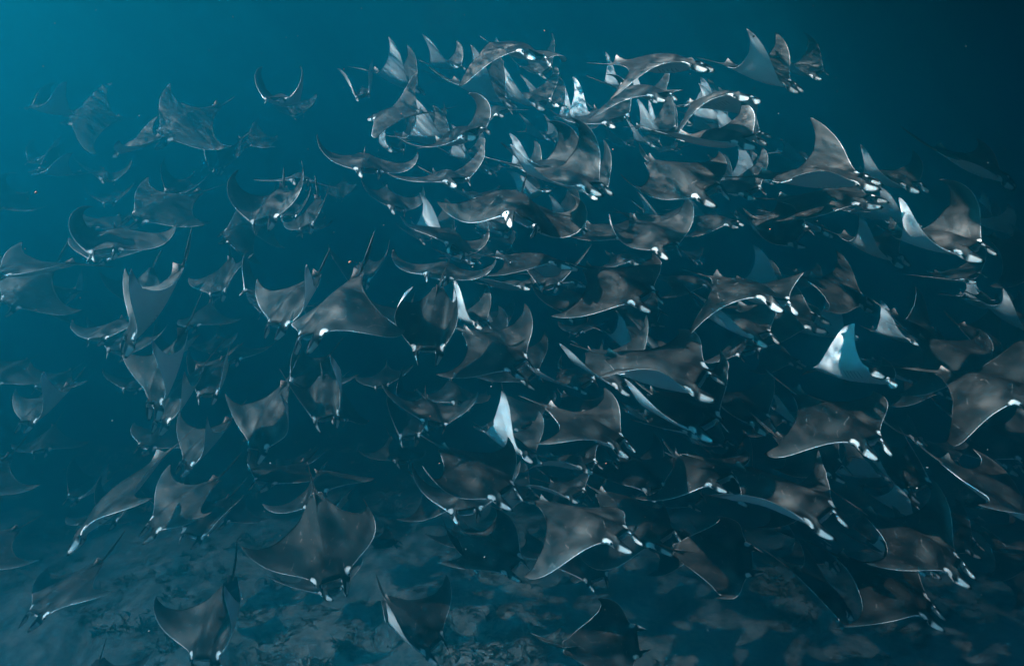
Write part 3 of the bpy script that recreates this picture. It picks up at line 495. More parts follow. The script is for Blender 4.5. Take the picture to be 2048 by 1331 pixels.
    (5.215, 11.71, -2.134, 0.481, -41.5, -16.1, 15.9, 4.0, 13.5, -10.4, 11.6, 1.2, 'faint devil ray heading right, wings spread, right of the down-arched ray right of centre', False),
    (-3.931, 12.967, 0.741, 0.479, -57.0, -39.3, 23.2, 10.0, 16.7, 37.3, 60.2, -7.0, 'faint devil ray heading right, wings spread, second above the curled-up ray at upper left', False),
    (3.256, 12.437, -1.873, 0.479, -49.9, -19.3, -2.0, 20.4, 12.4, 31.1, 8.4, 5.7, 'faint devil ray heading right, wings spread, above-left of the down-arched ray right of centre', False),
    (-5.594, 12.329, -3.552, 0.478, -78.5, -32.4, 7.9, 19.5, 38.7, 14.7, 33.5, -6.3, 'faint ray facing the lens, second below-right of the diving ray with tail up, left', False),
    (-5.97, 13.789, -0.144, 0.476, -37.4, -65.7, -31.9, 12.5, 17.4, 31.9, 17.5, -0.9, 'faint devil ray heading right, wings spread, closest below-right of the hazy ray at upper left', False),
    (-1.347, 14.332, 1.338, 0.476, -45.1, -2.0, -3.4, 16.9, 15.6, 20.7, 16.6, -0.4, 'faint devil ray heading right, wings spread, second left of the arched ray at top centre', False),
    (3.331, 15.041, 0.038, 0.473, -42.8, -0.5, 11.4, 10.2, 14.4, 0.8, 13.6, 0.5, 'faint ray heading right, wings spread, closest above-left of the mottled ray right of centre top', False),
    (-3.78, 15.357, -0.855, 0.471, -103.9, -53.9, 3.6, 21.5, 21.4, 7.4, 13.9, -0.7, 'faint ray facing the lens, wings spread, third right of the curled-up ray at upper left', False),
    (4.187, 6.843, -2.891, 0.532, -54.8, -15.2, -15.2, 5.8, 38.3, 12.7, 34.0, -8.5, 'dim devil ray heading right, wings spread, right of the broad slate ray at right', False),
    (0.606, 7.955, -1.479, 0.494, -31.9, -6.1, -11.5, -18.0, 16.8, -10.9, 22.7, 7.9, 'dim devil ray heading right, wings lowered, second left of the brown ray at dead centre', False),
    (1.963, 7.464, -1.413, 0.544, -25.8, -3.3, -2.3, -14.1, 5.1, -16.1, 6.7, 0.9, 'dim devil ray heading right, wings lowered, left of the down-arched ray right of centre', False),
    (3.005, 7.344, -2.235, 0.484, -40.7, -9.8, -3.7, -4.6, 51.3, -27.7, 45.8, -8.6, 'dim devil ray heading right, wings lowered, second below-right of the down-arched ray right of centre', False),
    (-0.281, 7.588, -2.045, 0.536, -31.3, 0.4, -0.8, 30.2, 19.6, 26.4, 8.7, -5.2, 'dim devil ray heading right, wings spread, above-left of the dark-backed ray below centre', False),
    (4.879, 6.698, -4.138, 0.544, -43.6, -10.4, 13.9, 11.0, 11.5, 28.9, 51.2, -5.4, 'dim devil ray heading right, wings spread, closest right of the upright-wing ray at lower right', False),
    (3.908, 7.077, -0.664, 0.458, -43.1, -8.6, -11.4, 21.2, 28.3, 40.7, 35.7, 3.4, 'dim ray heading right, wings spread, above-left of the broad white wing by the right edge', False),
    (1.263, 6.033, -3.054, 0.519, -61.1, -16.9, 1.0, 17.2, 10.2, 13.7, -1.4, 6.7, 'dim ray heading right, wings spread, closest below-right of the slate ray lower right of centre', True),
    (-0.632, 6.067, -3.304, 0.551, -38.6, -1.7, -8.9, -32.4, -2.5, -22.4, 31.8, -1.0, 'dim devil ray heading right, wings lowered, second below-left of the lifted-tip ray at lower middle', True),
    (4.991, 7.088, -0.749, 0.477, -17.8, -19.0, -8.3, 38.6, 31.4, 23.2, 17.6, -3.5, 'dim ray, wings spread, closest right of the broad white wing by the right edge', False),
    (-0.417, 6.305, -1.542, 0.452, -43.2, -7.4, -7.9, 59.3, 30.1, 76.4, 44.3, -1.4, 'dim devil ray heading right, wings raised, right of the folded-up ray at the centre', True),
    (1.702, 6.035, -3.783, 0.538, -32.0, -4.9, -9.0, -13.9, 7.8, -35.9, 4.4, -3.4, 'dim devil ray heading right, wings lowered, left of the black tilted ray at lower right', True),
    (1.803, 5.519, -2.837, 0.579, -42.5, -13.2, -12.5, 26.8, -4.8, 34.5, 20.2, -2.8, 'grey devil ray heading right, wings spread, second above the black tilted ray at lower right', True),
    (5.439, 7.908, -0.758, 0.484, -49.3, -23.7, -9.1, 34.3, 6.4, 41.3, 57.4, -1.5, 'dim ray heading right, wings raised, above-right of the broad white wing by the right edge', False),
    (2.133, 5.907, -2.316, 0.568, -52.7, -15.5, 4.4, 28.6, 27.3, 38.0, 42.3, -5.6, 'dim devil ray heading right, wings raised, third below-right of the pale-edged ray below centre', True),
    (4.085, 5.258, -2.356, 0.521, -57.4, -11.9, 3.5, 20.3, 50.3, -0.0, 15.3, -4.0, 'grey devil ray heading right, wings spread, second below the large ray on the right edge', True),
    (-0.474, 6.64, -4.171, 0.518, -58.0, -13.4, -29.4, 8.6, 43.5, -8.5, 6.1, 4.5, 'dim devil ray heading right, wings spread, closest below the lifted-tip ray at lower middle', False),
    (3.771, 5.767, -3.795, 0.563, -20.1, -13.3, -9.9, 55.3, 19.5, 77.8, 31.1, -0.7, 'dim devil ray heading right, wings raised, closest below-left of the upright-wing ray at lower right', True),
    (2.931, 7.721, -1.489, 0.55, -35.0, -0.3, -15.6, 52.4, 56.7, 65.3, 45.3, -5.3, 'dim devil ray heading right, wings raised, above-right of the down-arched ray right of centre', False),
    (0.884, 6.514, -4.089, 0.541, -28.1, -6.3, 22.9, -7.7, 27.1, -26.4, 35.1, 3.3, 'dim devil ray heading right, wings lowered, closest below the broad brown ray at bottom centre', False),
    (3.096, 6.149, -3.915, 0.531, -47.5, -25.9, -16.5, -22.0, 52.6, -22.4, 19.6, 3.2, 'dim devil ray heading right, wings lowered, above-left of the lowest ray at lower right', True),
    (3.321, 6.853, -4.239, 0.464, -23.7, -3.5, -13.9, 17.1, 31.5, 10.1, -6.4, 2.0, 'dim devil ray heading right, wings spread, right of the black tilted ray at lower right', False),
    (4.821, 5.788, -3.738, 0.457, -33.1, -24.4, 16.7, 7.0, 56.4, -11.7, -16.7, 7.0, 'dim devil ray heading right, wings spread, second right of the upright-wing ray at lower right', True),
    (2.35, 6.528, -3.202, 0.468, -33.4, -17.0, -2.3, 43.0, 24.1, 25.1, 22.2, 5.2, 'dim devil ray heading right, wings raised, fourth above the black tilted ray at lower right', False),
    (1.542, 7.071, -4.561, 0.511, -25.3, 0.2, -33.6, 19.8, 36.7, 13.2, -3.6, 1.5, 'dim ray heading right, wings spread, second below-right of the broad brown ray at bottom centre', False),
    (0.753, 7.002, -2.697, 0.49, -53.4, -5.7, -10.8, 11.6, 25.5, -26.3, -12.7, 7.7, 'dim devil ray heading right, wings spread, closest above the slate ray lower right of centre', False),
    (-0.595, 6.971, -2.567, 0.454, -69.6, -12.3, -14.8, -5.1, 11.3, -12.9, 61.8, -0.1, 'dim devil ray heading right, wings lowered, closest below-left of the dark-backed ray below centre', False),
    (5.629, 7.115, -3.08, 0.48, -53.0, -22.1, 4.5, -2.0, 47.6, -28.0, -17.1, 2.8, 'dim devil ray heading right, wings lowered, closest below the large ray on the right edge', False),
    (4.453, 5.246, -3.257, 0.539, -43.3, -3.8, -5.3, 6.0, 35.7, 3.2, -1.3, 3.9, 'grey devil ray heading right, wings spread, third right of the upright-wing ray at lower right', True),
    (3.092, 6.57, -1.738, 0.548, -11.4, -8.2, -18.6, 50.9, -24.4, 43.4, 1.5, 7.0, 'dim ray heading right, wings raised, second above-left of the white gill-slit belly at mid right', True),
    (1.808, 8.207, -0.81, 0.554, -60.4, -15.3, -8.7, 26.3, -27.6, 39.8, 15.9, 4.4, 'dim ray heading right, wings raised, closest below-left of the mottled ray right of centre top', False),
    (-0.012, 7.203, -3.824, 0.553, -24.0, -5.9, 5.6, 9.4, 5.2, -25.9, 28.1, -0.6, 'dim devil ray heading right, wings lowered, below-right of the lifted-tip ray at lower middle', False),
    (-0.846, 7.538, -0.888, 0.529, -26.9, -10.0, -6.3, 65.2, -30.8, 74.6, 9.2, -2.9, 'dim devil ray heading right, wings raised, second left of the wide flat ray above centre', False),
    (2.376, 6.891, -4.438, 0.464, -64.8, -6.0, 5.3, 16.2, 7.3, 14.7, 46.6, -7.6, 'dim devil ray heading right, wings spread, closest above the black tilted ray at lower right', False),
    (1.354, 5.299, -2.208, 0.468, -45.8, 0.8, -0.1, 31.7, 12.6, 20.9, 14.7, 3.9, 'grey devil ray heading right, wings spread, second below the pale-edged ray below centre', True),
    (4.086, 7.852, -0.711, 0.463, -43.7, -8.8, -1.0, 31.3, 29.3, 40.3, 38.5, 2.9, 'dim ray heading right, wings raised, second below-right of the tall dark wing at upper right', False),
    (4.96, 7.718, -2.677, 0.566, -46.2, -14.4, 4.2, -18.8, 32.0, -33.4, 1.9, 8.0, 'dim ray heading right, wings lowered, second left of the large ray on the right edge', False),
    (5.21, 7.136, -1.622, 0.541, -24.7, -11.8, -15.7, 26.1, 42.6, 15.6, 39.6, -0.2, 'dim devil ray heading right, wings spread, third above the large ray on the right edge', False),
    (-0.716, 5.615, -2.245, 0.484, -75.3, -4.9, -18.8, 38.2, 21.3, 14.7, 14.7, -5.5, 'grey ray facing the lens, wings spread, second above-left of the lifted-tip ray at lower middle', True),
    (3.095, 7.679, -3.02, 0.565, -23.9, -14.1, 8.0, -30.8, 28.9, -19.2, 26.9, 0.3, 'dim devil ray heading right, wings lowered, second left of the broad slate ray at right', False),
    (1.398, 6.664, -3.399, 0.539, -34.7, -19.1, 15.4, 51.6, 41.7, 57.7, -18.8, -9.5, 'dim ray heading right, wings raised, second below-right of the slate ray lower right of centre', False),
    (3.619, 5.778, -1.588, 0.571, -59.5, -26.0, -12.5, 0.9, 14.1, 12.9, 9.7, -5.4, 'grey ray heading right, wings spread, second above-right of the white gill-slit belly at mid right', True),
    (1.795, 5.193, -1.339, 0.53, -58.2, -7.8, 1.7, 29.0, 31.8, 45.1, -4.2, 2.1, 'grey devil ray heading right, wings raised, closest below the down-arched ray right of centre', True),
    (1.475, 6.437, -1.886, 0.519, -52.8, -10.5, -13.3, 10.5, 36.0, 32.8, -3.1, -7.6, 'dim devil ray heading right, wings spread, above the pale-edged ray below centre', True),
    (2.369, 4.929, -2.325, 0.471, -43.2, -15.4, 15.2, 12.0, -11.2, 13.8, 23.9, -1.9, 'grey devil ray heading right, wings spread, second below-left of the broad slate ray at right', True),
    (4.092, 6.522, -3.636, 0.532, -37.2, -15.5, 0.7, 55.2, 37.5, 74.8, 30.6, 1.2, 'dim devil ray heading right, wings raised, above-left of the upright-wing ray at lower right', False),
    (4.868, 7.192, -4.743, 0.561, -27.0, -2.7, -7.1, 18.9, 60.2, 31.8, 47.0, 1.6, 'dim devil ray heading right, wings spread, below the upright-wing ray at lower right', False),
    (5.193, 6.974, -2.48, 0.452, -74.3, -12.7, -14.0, -21.2, 4.8, -10.6, 2.6, 0.0, 'dim ray heading right, wings lowered, closest left of the large ray on the right edge', False),
    (-0.211, 8.106, -0.876, 0.477, -36.8, -10.5, 20.6, 51.5, 30.1, 81.6, 56.1, 1.5, 'dim devil ray heading right, wings raised, closest below-left of the wide flat ray above centre', False),
    (0.727, 5.558, -3.729, 0.485, -77.0, -7.2, 12.8, 28.3, 22.9, 29.4, -18.3, 4.4, 'dim ray facing the lens, wings spread, second below the broad brown ray at bottom centre', True),
    (-0.01, 5.453, -2.467, 0.552, -43.2, -7.9, -25.3, 45.8, 15.7, 71.1, 66.0, 3.9, 'grey devil ray heading right, wings raised, above-right of the lifted-tip ray at lower middle', True),
    (0.072, 6.84, -2.195, 0.508, -43.8, -24.5, 26.4, 1.7, 14.1, 19.9, -14.9, -2.2, 'dim devil ray heading right, wings spread, below-right of the dark-backed ray below centre', False),
    (0.189, 5.62, -0.891, 0.578, -28.1, -1.0, -12.7, -16.0, 6.8, -22.8, -7.8, -2.8, 'grey devil ray heading right, wings lowered, below the wide flat ray above centre', True),
    (0.351, 6.908, -4.442, 0.467, -51.8, -14.7, -17.4, -11.1, 40.4, -3.7, -6.7, 4.7, 'dim devil ray heading right, wings spread, below-left of the broad brown ray at bottom centre', False),
    (3.455, 7.013, -3.335, 0.572, -59.0, -8.1, -3.4, 0.2, -23.0, 6.5, 39.8, -3.0, 'dim devil ray heading right, wings spread, closest below-left of the broad slate ray at right', False),
    (-0.321, 5.369, -3.436, 0.451, -71.8, -10.0, 5.9, 58.3, -11.7, 61.7, 34.0, -4.9, 'grey devil ray heading right, wings raised, second below the lifted-tip ray at lower middle', True),
    (2.585, 5.607, -3.1, 0.577, -37.9, 8.2, -10.6, -25.2, 13.2, -19.5, 36.7, 2.6, 'grey devil ray heading right, wings lowered, third below-left of the broad slate ray at right', True),
    (3.739, 7.788, -2.082, 0.55, -47.6, 9.9, -23.5, 33.6, 4.7, 27.3, 41.4, -3.9, 'dim ray heading right, wings spread, closest above-left of the white gill-slit belly at mid right', False),
    (1.274, 7.437, -1.155, 0.472, -63.5, 1.9, 2.7, -24.9, -4.2, -18.6, -0.6, 3.0, 'dim devil ray heading right, wings lowered, closest above the brown ray at dead centre', False),
    (2.216, 7.424, -0.736, 0.474, -46.0, -2.7, 6.7, -15.7, -3.4, -16.6, 14.8, -3.0, 'dim ray heading right, wings lowered, second below-right of the mottled ray right of centre top', False),
    (0.061, 7.483, -3.005, 0.521, -57.9, -27.0, 12.8, -7.9, 40.4, -16.1, 28.2, 0.6, 'dim devil ray heading right, wings lowered, below the dark-backed ray below centre', False),
    (1.528, 7.902, -1.869, 0.54, -26.0, -8.7, 49.0, 1.1, 47.3, 15.8, 22.7, -1.2, 'dim devil ray heading right, wings spread, below-right of the brown ray at dead centre', False),
    (5.993, 7.558, -2.624, 0.572, -34.9, -10.9, 5.8, 6.2, 20.1, 0.5, 31.3, 0.8, 'dim devil ray heading right, wings spread, right of the large ray on the right edge', False),
    (0.592, 7.585, -0.766, 0.533, -21.2, -12.7, 19.5, 69.0, -47.4, 67.7, 36.4, -0.6, 'dim devil ray heading right, wings raised, below the swept-up ray above centre', False),
    (0.696, 7.336, -3.898, 0.472, -34.5, -14.4, 3.1, -12.3, 5.5, -17.4, 44.2, 9.9, 'dim ray heading right, wings lowered, closest above-left of the broad brown ray at bottom centre', False),
    (3.868, 6.437, -2.132, 0.512, -63.7, -4.9, 11.1, 24.7, 3.3, 27.9, -74.2, -3.2, 'dim devil ray heading right, wings spread, right of the white gill-slit belly at mid right', True),
    (5.726, 7.187, -4.003, 0.5, -32.3, 18.7, 11.9, 45.5, 3.9, 76.6, 3.5, 4.3, 'dim devil ray heading right, wings raised, closest above-right of the upright-wing ray at lower right', False),
    (3.225, 4.982, -3.247, 0.46, -64.2, 1.4, -10.7, 48.1, 17.5, 65.6, 38.9, 3.2, 'grey devil ray heading right, wings raised, second below-left of the upright-wing ray at lower right', True),
    (3.52, 6.313, -3.165, 0.47, -21.4, 1.9, -18.1, 47.0, 27.8, 34.1, -49.3, -3.6, 'dim devil ray heading right, wings raised, below the broad slate ray at right', True),
    (1.95, 7.003, -3.753, 0.484, -45.4, -14.2, 25.8, 37.0, 35.7, 30.5, 31.4, 0.6, 'dim devil ray heading right, wings raised, above-left of the black tilted ray at lower right', False),
    (2.323, 7.431, -3.31, 0.454, -34.4, 4.7, -1.6, 22.2, 24.3, 26.5, 78.7, -2.1, 'dim devil ray heading right, wings spread, second below-right of the pale-edged ray below centre', False),
    (4.447, 6.69, -1.204, 0.479, -82.5, 7.1, 22.5, 30.4, 50.8, 30.9, -2.0, -1.2, 'dim ray facing the lens, closest below-right of the broad white wing by the right edge', True),
    (0.902, 6.233, -0.721, 0.475, -45.2, -8.1, 5.9, 9.7, 29.9, 2.8, 19.4, -4.1, 'grey devil ray heading right, wings spread, second above the brown ray at dead centre', True),
    (-2.308, 6.164, -3.114, 0.553, -113.1, 5.0, 3.8, 1.2, 26.7, 24.4, 26.0, 10.2, 'dim devil ray facing the lens, wings spread, below the swept ray at lower left centre', True),
    (-4.345, 9.188, -2.237, 0.546, -102.5, -25.5, 13.6, -31.9, 4.0, -7.6, 0.1, 5.4, 'faint ray facing the lens, wings lowered, right of the diving ray with tail up, left', False),
    (-5.864, 8.75, -1.868, 0.499, -94.8, -19.6, 2.7, 56.0, 55.2, 71.2, 39.2, 1.8, 'faint ray facing the lens, second right of the dim ray on the left edge', False),
    (-4.653, 7.193, -4.078, 0.493, -90.1, -11.9, -4.4, 61.7, 4.7, 76.3, 30.2, -9.0, 'dim devil ray facing the lens, wings raised, below the gliding ray at lower left', False),
    (-2.989, 5.964, -3.505, 0.548, -108.0, -13.5, -8.0, 54.2, -14.7, 73.3, 13.3, 3.7, 'dim ray facing the lens, wings raised, third right of the gliding ray at lower left', True),
    (-1.065, 8.856, -2.309, 0.57, -93.9, -4.2, 13.1, 23.4, 47.2, 0.9, -37.7, -2.1, 'faint devil ray facing the lens, wings spread, closest below the folded-up ray at the centre', False),
    (-2.449, 8.335, -4.75, 0.537, -117.0, -6.9, 29.2, 26.4, -8.6, 34.5, 19.2, 0.1, 'faint devil ray facing the lens, wings spread, closest above the open-winged ray at lower centre', False),
    (-5.764, 8.389, -4.444, 0.561, -111.3, -7.4, 2.2, 52.7, 53.4, 70.2, 42.5, -2.5, 'faint ray facing the lens, wings raised, closest above-left of the gliding ray at lower left', False),
    (-5.312, 7.74, -4.511, 0.468, -91.7, 2.1, -2.1, -9.0, -11.7, -15.0, 34.1, -5.4, 'faint ray facing the lens, wings lowered, closest below-left of the gliding ray at lower left', False),
    (-5.532, 7.941, -1.612, 0.492, -123.2, 9.6, -21.4, -34.6, 34.9, -13.6, -2.5, 3.9, 'dim ray facing the lens, closest right of the dim ray on the left edge', False),
    (-2.36, 6.317, -1.353, 0.531, -94.4, 13.7, -33.2, 32.8, 6.4, 37.9, 15.9, 0.8, 'dim ray facing the lens, third left of the large brown ray left of centre', True),
    (-1.013, 6.726, -1.667, 0.576, -80.4, -14.2, -9.2, 28.9, 22.9, 20.8, 4.9, -3.4, 'dim devil ray facing the lens, wings spread, left of the folded-up ray at the centre', True),
    (-2.911, 8.521, -4.112, 0.478, -107.5, -5.9, 6.5, 23.2, 24.7, -7.0, 14.8, -7.7, 'faint ray facing the lens, wings spread, below-right of the swept ray at lower left centre', False),
    (-3.223, 7.549, -2.305, 0.511, -79.3, -3.7, 17.4, -4.5, 41.5, 10.4, 41.5, 3.5, 'dim ray facing the lens, second above-left of the swept ray at lower left centre', False),
    (-2.79, 7.098, -2.92, 0.504, -120.1, -20.8, 36.3, 26.0, -11.1, 19.6, -1.1, 0.7, 'dim ray facing the lens, closest left of the swept ray at lower left centre', False),
    (-2.132, 7.41, -1.838, 0.519, -82.1, -11.3, 3.9, 39.0, -15.3, 79.0, 0.4, 1.7, 'dim ray facing the lens, wings raised, below-left of the large brown ray left of centre', False),
    (-2.068, 6.607, -2.222, 0.519, -109.5, -16.5, -31.4, 36.0, 16.3, 67.5, 44.1, -1.7, 'dim ray facing the lens, closest above-right of the swept ray at lower left centre', True),
    (-1.465, 8.934, -3.327, 0.529, -98.5, 7.3, -17.2, 37.1, -19.0, 77.0, 11.8, 3.1, 'faint devil ray facing the lens, wings raised, second below the folded-up ray at the centre', False),
    (-6.084, 7.783, -2.585, 0.48, -109.6, -16.6, -17.9, 3.1, -4.8, 18.2, 27.4, -8.5, 'dim ray facing the lens, wings spread, closest below the dim ray on the left edge', False),
    (-2.433, 8.454, -3.062, 0.464, -98.3, -1.5, 3.1, 51.8, -44.6, 70.1, -23.2, 2.9, 'faint ray facing the lens, second above-right of the swept ray at lower left centre', False),
    (-1.819, 8.178, -1.453, 0.563, -87.7, -21.9, 16.3, 37.8, 54.5, 70.0, 2.6, 4.8, 'dim ray facing the lens, wings raised, above-right of the large brown ray left of centre', False),
    (-4.173, 7.939, -2.385, 0.462, -101.1, -0.8, -11.1, 56.1, 17.6, 63.7, 23.6, 16.9, 'dim ray facing the lens, closest below-right of the diving ray with tail up, left', False),
    (-1.561, 8.552, -3.982, 0.518, -61.8, -16.6, -12.9, -14.1, 20.5, -10.9, 30.6, 2.7, 'faint devil ray heading right, wings lowered, left of the lifted-tip ray at lower middle', False),
    (-4.02, 6.531, -1.732, 0.453, -94.8, -13.9, 4.7, 16.8, -10.3, 10.0, 54.6, -5.6, 'dim ray facing the lens, second below-left of the diving ray with tail up, left', True),
    (-3.705, 7.998, -4.565, 0.492, -102.9, -4.9, -10.6, -5.9, 19.8, -34.4, 31.3, 2.2, 'faint ray facing the lens, wings lowered, below-left of the swept ray at lower left centre', False),
    (-6.497, 8.484, -1.511, 0.525, -80.8, 13.4, 25.8, 42.6, 32.9, 58.5, 53.6, -4.7, 'dim ray facing the lens, wings raised, above-left of the dim ray on the left edge', False),
    (-1.895, 6.519, -3.937, 0.48, -94.1, -4.3, 7.2, -25.2, -0.3, -19.2, 18.2, 0.7, 'dim devil ray facing the lens, wings lowered, above-right of the open-winged ray at lower centre', False),
    (-4.164, 7.44, -3.277, 0.522, -108.0, -7.1, -6.7, 4.1, 17.6, -2.9, 3.6, -8.4, 'dim devil ray facing the lens, wings spread, above-right of the gliding ray at lower left', False),
    (-1.151, 7.369, -3.074, 0.546, -93.5, -21.3, 9.7, 55.5, 30.1, 76.2, 8.3, -3.6, 'dim ray facing the lens, wings raised, third above-left of the lifted-tip ray at lower middle', False),
    (-4.724, 8.468, -4.605, 0.496, -75.3, -11.7, 35.0, 62.6, 39.0, 80.3, 25.3, -7.0, 'faint ray facing the lens, wings raised, closest right of the gliding ray at lower left', False),
    (-2.07, 7.684, -2.991, 0.481, -81.4, -20.4, -30.2, -23.3, 8.7, -6.8, 7.1, -1.3, 'dim ray facing the lens, second right of the swept ray at lower left centre', False),
    (-3.037, 6.558, -2.262, 0.48, -88.7, -28.2, 4.3, 67.5, 2.4, 80.8, 32.3, -0.9, 'dim ray facing the lens, closest above-left of the swept ray at lower left centre', True),
    (-6.157, 8.298, -3.71, 0.492, -77.4, -17.3, 8.8, -35.3, 10.7, -6.3, 36.5, -0.9, 'faint ray facing the lens, wings lowered, second above-left of the gliding ray at lower left', False),
    (2.673, 9.79, 0.591, 0.451, -33.9, -6.5, 0.9, 72.8, 13.9, 84.6, 39.4, 2.1, 'faint devil ray heading right, wings raised, below-right of the dappled ray near the surface', False),
    (1.668, 8.698, 0.641, 0.461, -67.6, -12.2, 10.9, 52.3, 10.2, 74.1, 42.7, -3.1, 'dim devil ray heading right, wings raised, second below-left of the dappled ray near the surface', False),
    (2.34, 7.287, 0.118, 0.523, -45.6, 3.7, 18.9, 46.2, 32.4, 75.7, 34.8, 0.9, 'dim devil ray heading right, wings raised, below the tall white wing at top right', False),
    (-0.872, 7.618, 0.109, 0.552, -17.9, -4.0, -3.4, 60.0, 22.7, 68.3, 11.9, -1.1, 'dim devil ray heading right, wings raised, fifth above-left of the wide flat ray above centre', False),
    (0.199, 7.922, 0.539, 0.579, -52.2, -12.3, 13.7, 33.7, 12.9, 67.4, 54.6, 6.2, 'dim devil ray heading right, wings raised, closest below the arched ray at top centre', False),
    (-0.64, 9.955, -0.096, 0.571, -39.6, -7.4, 4.5, 49.3, 29.4, 82.7, 29.1, 5.9, 'faint devil ray heading right, wings raised, second above-left of the wide flat ray above centre', False),
    (1.919, 10.055, 0.126, 0.455, -62.9, -9.0, 7.0, 64.3, 26.9, 58.9, 13.5, -1.2, 'faint ray heading right, wings raised, third above-left of the mottled ray right of centre top', False),
    (0.283, 9.087, -0.562, 0.528, -31.8, 20.8, 15.7, 87.0, 12.1, 90.3, 12.4, 4.6, 'faint devil ray heading right, wings raised, above-right of the wide flat ray above centre', False),
    (-0.272, 7.087, 0.542, 0.568, -15.0, -19.3, 3.2, 60.9, 2.3, 58.7, 50.7, 0.9, 'dim devil ray heading right, wings raised, closest below-left of the arched ray at top centre', True),
    (1.535, 7.481, 0.215, 0.464, -48.5, -6.7, 21.8, 54.3, 18.1, 81.2, 44.7, -6.5, 'dim ray heading right, wings raised, fourth above-left of the mottled ray right of centre top', False),
    (3.35, 9.881, -0.402, 0.579, -41.3, -1.4, -11.4, 78.3, 2.7, 73.9, 18.6, 7.0, 'faint ray heading right, wings raised, third right of the mottled ray right of centre top', False),
    (0.18, 8.278, -0.167, 0.451, -45.9, 7.6, -10.4, 71.4, 10.3, 74.1, 7.2, 4.9, 'dim devil ray heading right, wings raised, left of the swept-up ray above centre', False),
    (0.757, 7.338, 0.318, 0.459, -56.5, -1.5, -22.4, 34.5, 37.7, 67.6, -1.1, -2.2, 'dim devil ray heading right, wings raised, third above the swept-up ray above centre', False),
    (2.288, 8.206, 0.35, 0.49, -38.7, -13.0, 2.6, 57.9, 28.1, 68.1, 4.4, 0.7, 'dim ray heading right, wings raised, third above-right of the mottled ray right of centre top', False),
    (-1.721, 10.039, 0.038, 0.571, -64.9, -7.1, -12.5, 84.1, 42.9, 85.1, 32.1, 4.3, 'faint devil ray heading right, wings raised, third above-right of the curled-up ray at upper left', False),
    (0.759, 6.919, -0.357, 0.54, -67.4, -9.5, 10.6, 64.7, 22.7, 68.1, 28.9, -5.5, 'dim devil ray heading right, wings raised, right of the swept-up ray above centre', True),
    (1.462, 9.896, 0.864, 0.501, -61.8, -9.8, -4.4, 63.5, 12.9, 73.4, 15.4, -0.1, 'faint devil ray heading right, wings raised, third below-left of the dappled ray near the surface', False),
    (2.522, 8.543, -0.428, 0.5, -34.1, -13.4, 1.8, 67.2, 11.5, 69.3, -32.5, 0.0, 'dim ray heading right, wings raised, closest right of the mottled ray right of centre top', False),
    (-1.355, 8.633, 0.797, 0.548, -19.2, -19.9, -3.5, 73.5, 16.6, 73.2, 28.7, 3.1, 'dim devil ray heading right, wings raised, third left of the arched ray at top centre', False),
    (0.838, 8.723, -0.223, 0.523, -47.3, -11.1, 3.3, 43.5, 74.7, 69.8, -12.5, 0.4, 'dim devil ray heading right, wings raised, closest above-right of the swept-up ray above centre', False),
    (-5.73, 9.58, -0.984, 0.516, -108.0, -10.5, 2.2, -13.0, 61.4, 17.6, 9.5, -4.9, 'faint ray facing the lens, wings spread, closest above the hooked wing near the left edge', False),
    (-2.969, 9.227, -0.79, 0.455, -83.8, -19.6, -0.3, 54.9, 23.2, 75.1, 35.1, -9.3, 'faint ray facing the lens, wings raised, closest right of the curled-up ray at upper left', False),
    (-6.504, 9.943, -0.3, 0.5, -131.3, 5.0, -13.1, 64.9, 11.3, 83.4, 65.4, 2.2, 'faint devil ray heading left, wings raised, second below-left of the faint ray farthest upper left', False),
    (-3.41, 11.513, -1.224, 0.571, -129.8, -14.3, -20.0, 33.5, 59.5, 38.3, 2.5, -2.1, 'faint devil ray heading left, wings raised, below-right of the curled-up ray at upper left', False),
    (-5.089, 11.083, 0.226, 0.468, -120.3, -6.5, -0.2, 66.0, 55.7, 66.6, 24.7, 3.8, 'faint devil ray facing the lens, wings raised, closest below the hazy ray at upper left', False),
    (-6.697, 10.361, 0.566, 0.546, -110.1, 8.6, 7.3, 73.5, 58.5, 96.6, 27.2, -1.8, 'faint devil ray facing the lens, wings raised, left of the faint ray farthest upper left', False),
    (-7.831, 11.738, -0.167, 0.53, -103.2, -1.7, 9.2, 52.5, 24.0, 72.2, 55.3, -5.9, 'faint ray facing the lens, wings raised, closest below-left of the faint ray farthest upper left', False),
    (-4.989, 10.378, -0.536, 0.515, -94.4, -19.9, -20.1, 47.4, 38.8, 63.7, 46.0, 0.5, 'faint devil ray facing the lens, wings raised, second below the hazy ray at upper left', False),
]
for r in RAYS: devil_ray(*r)

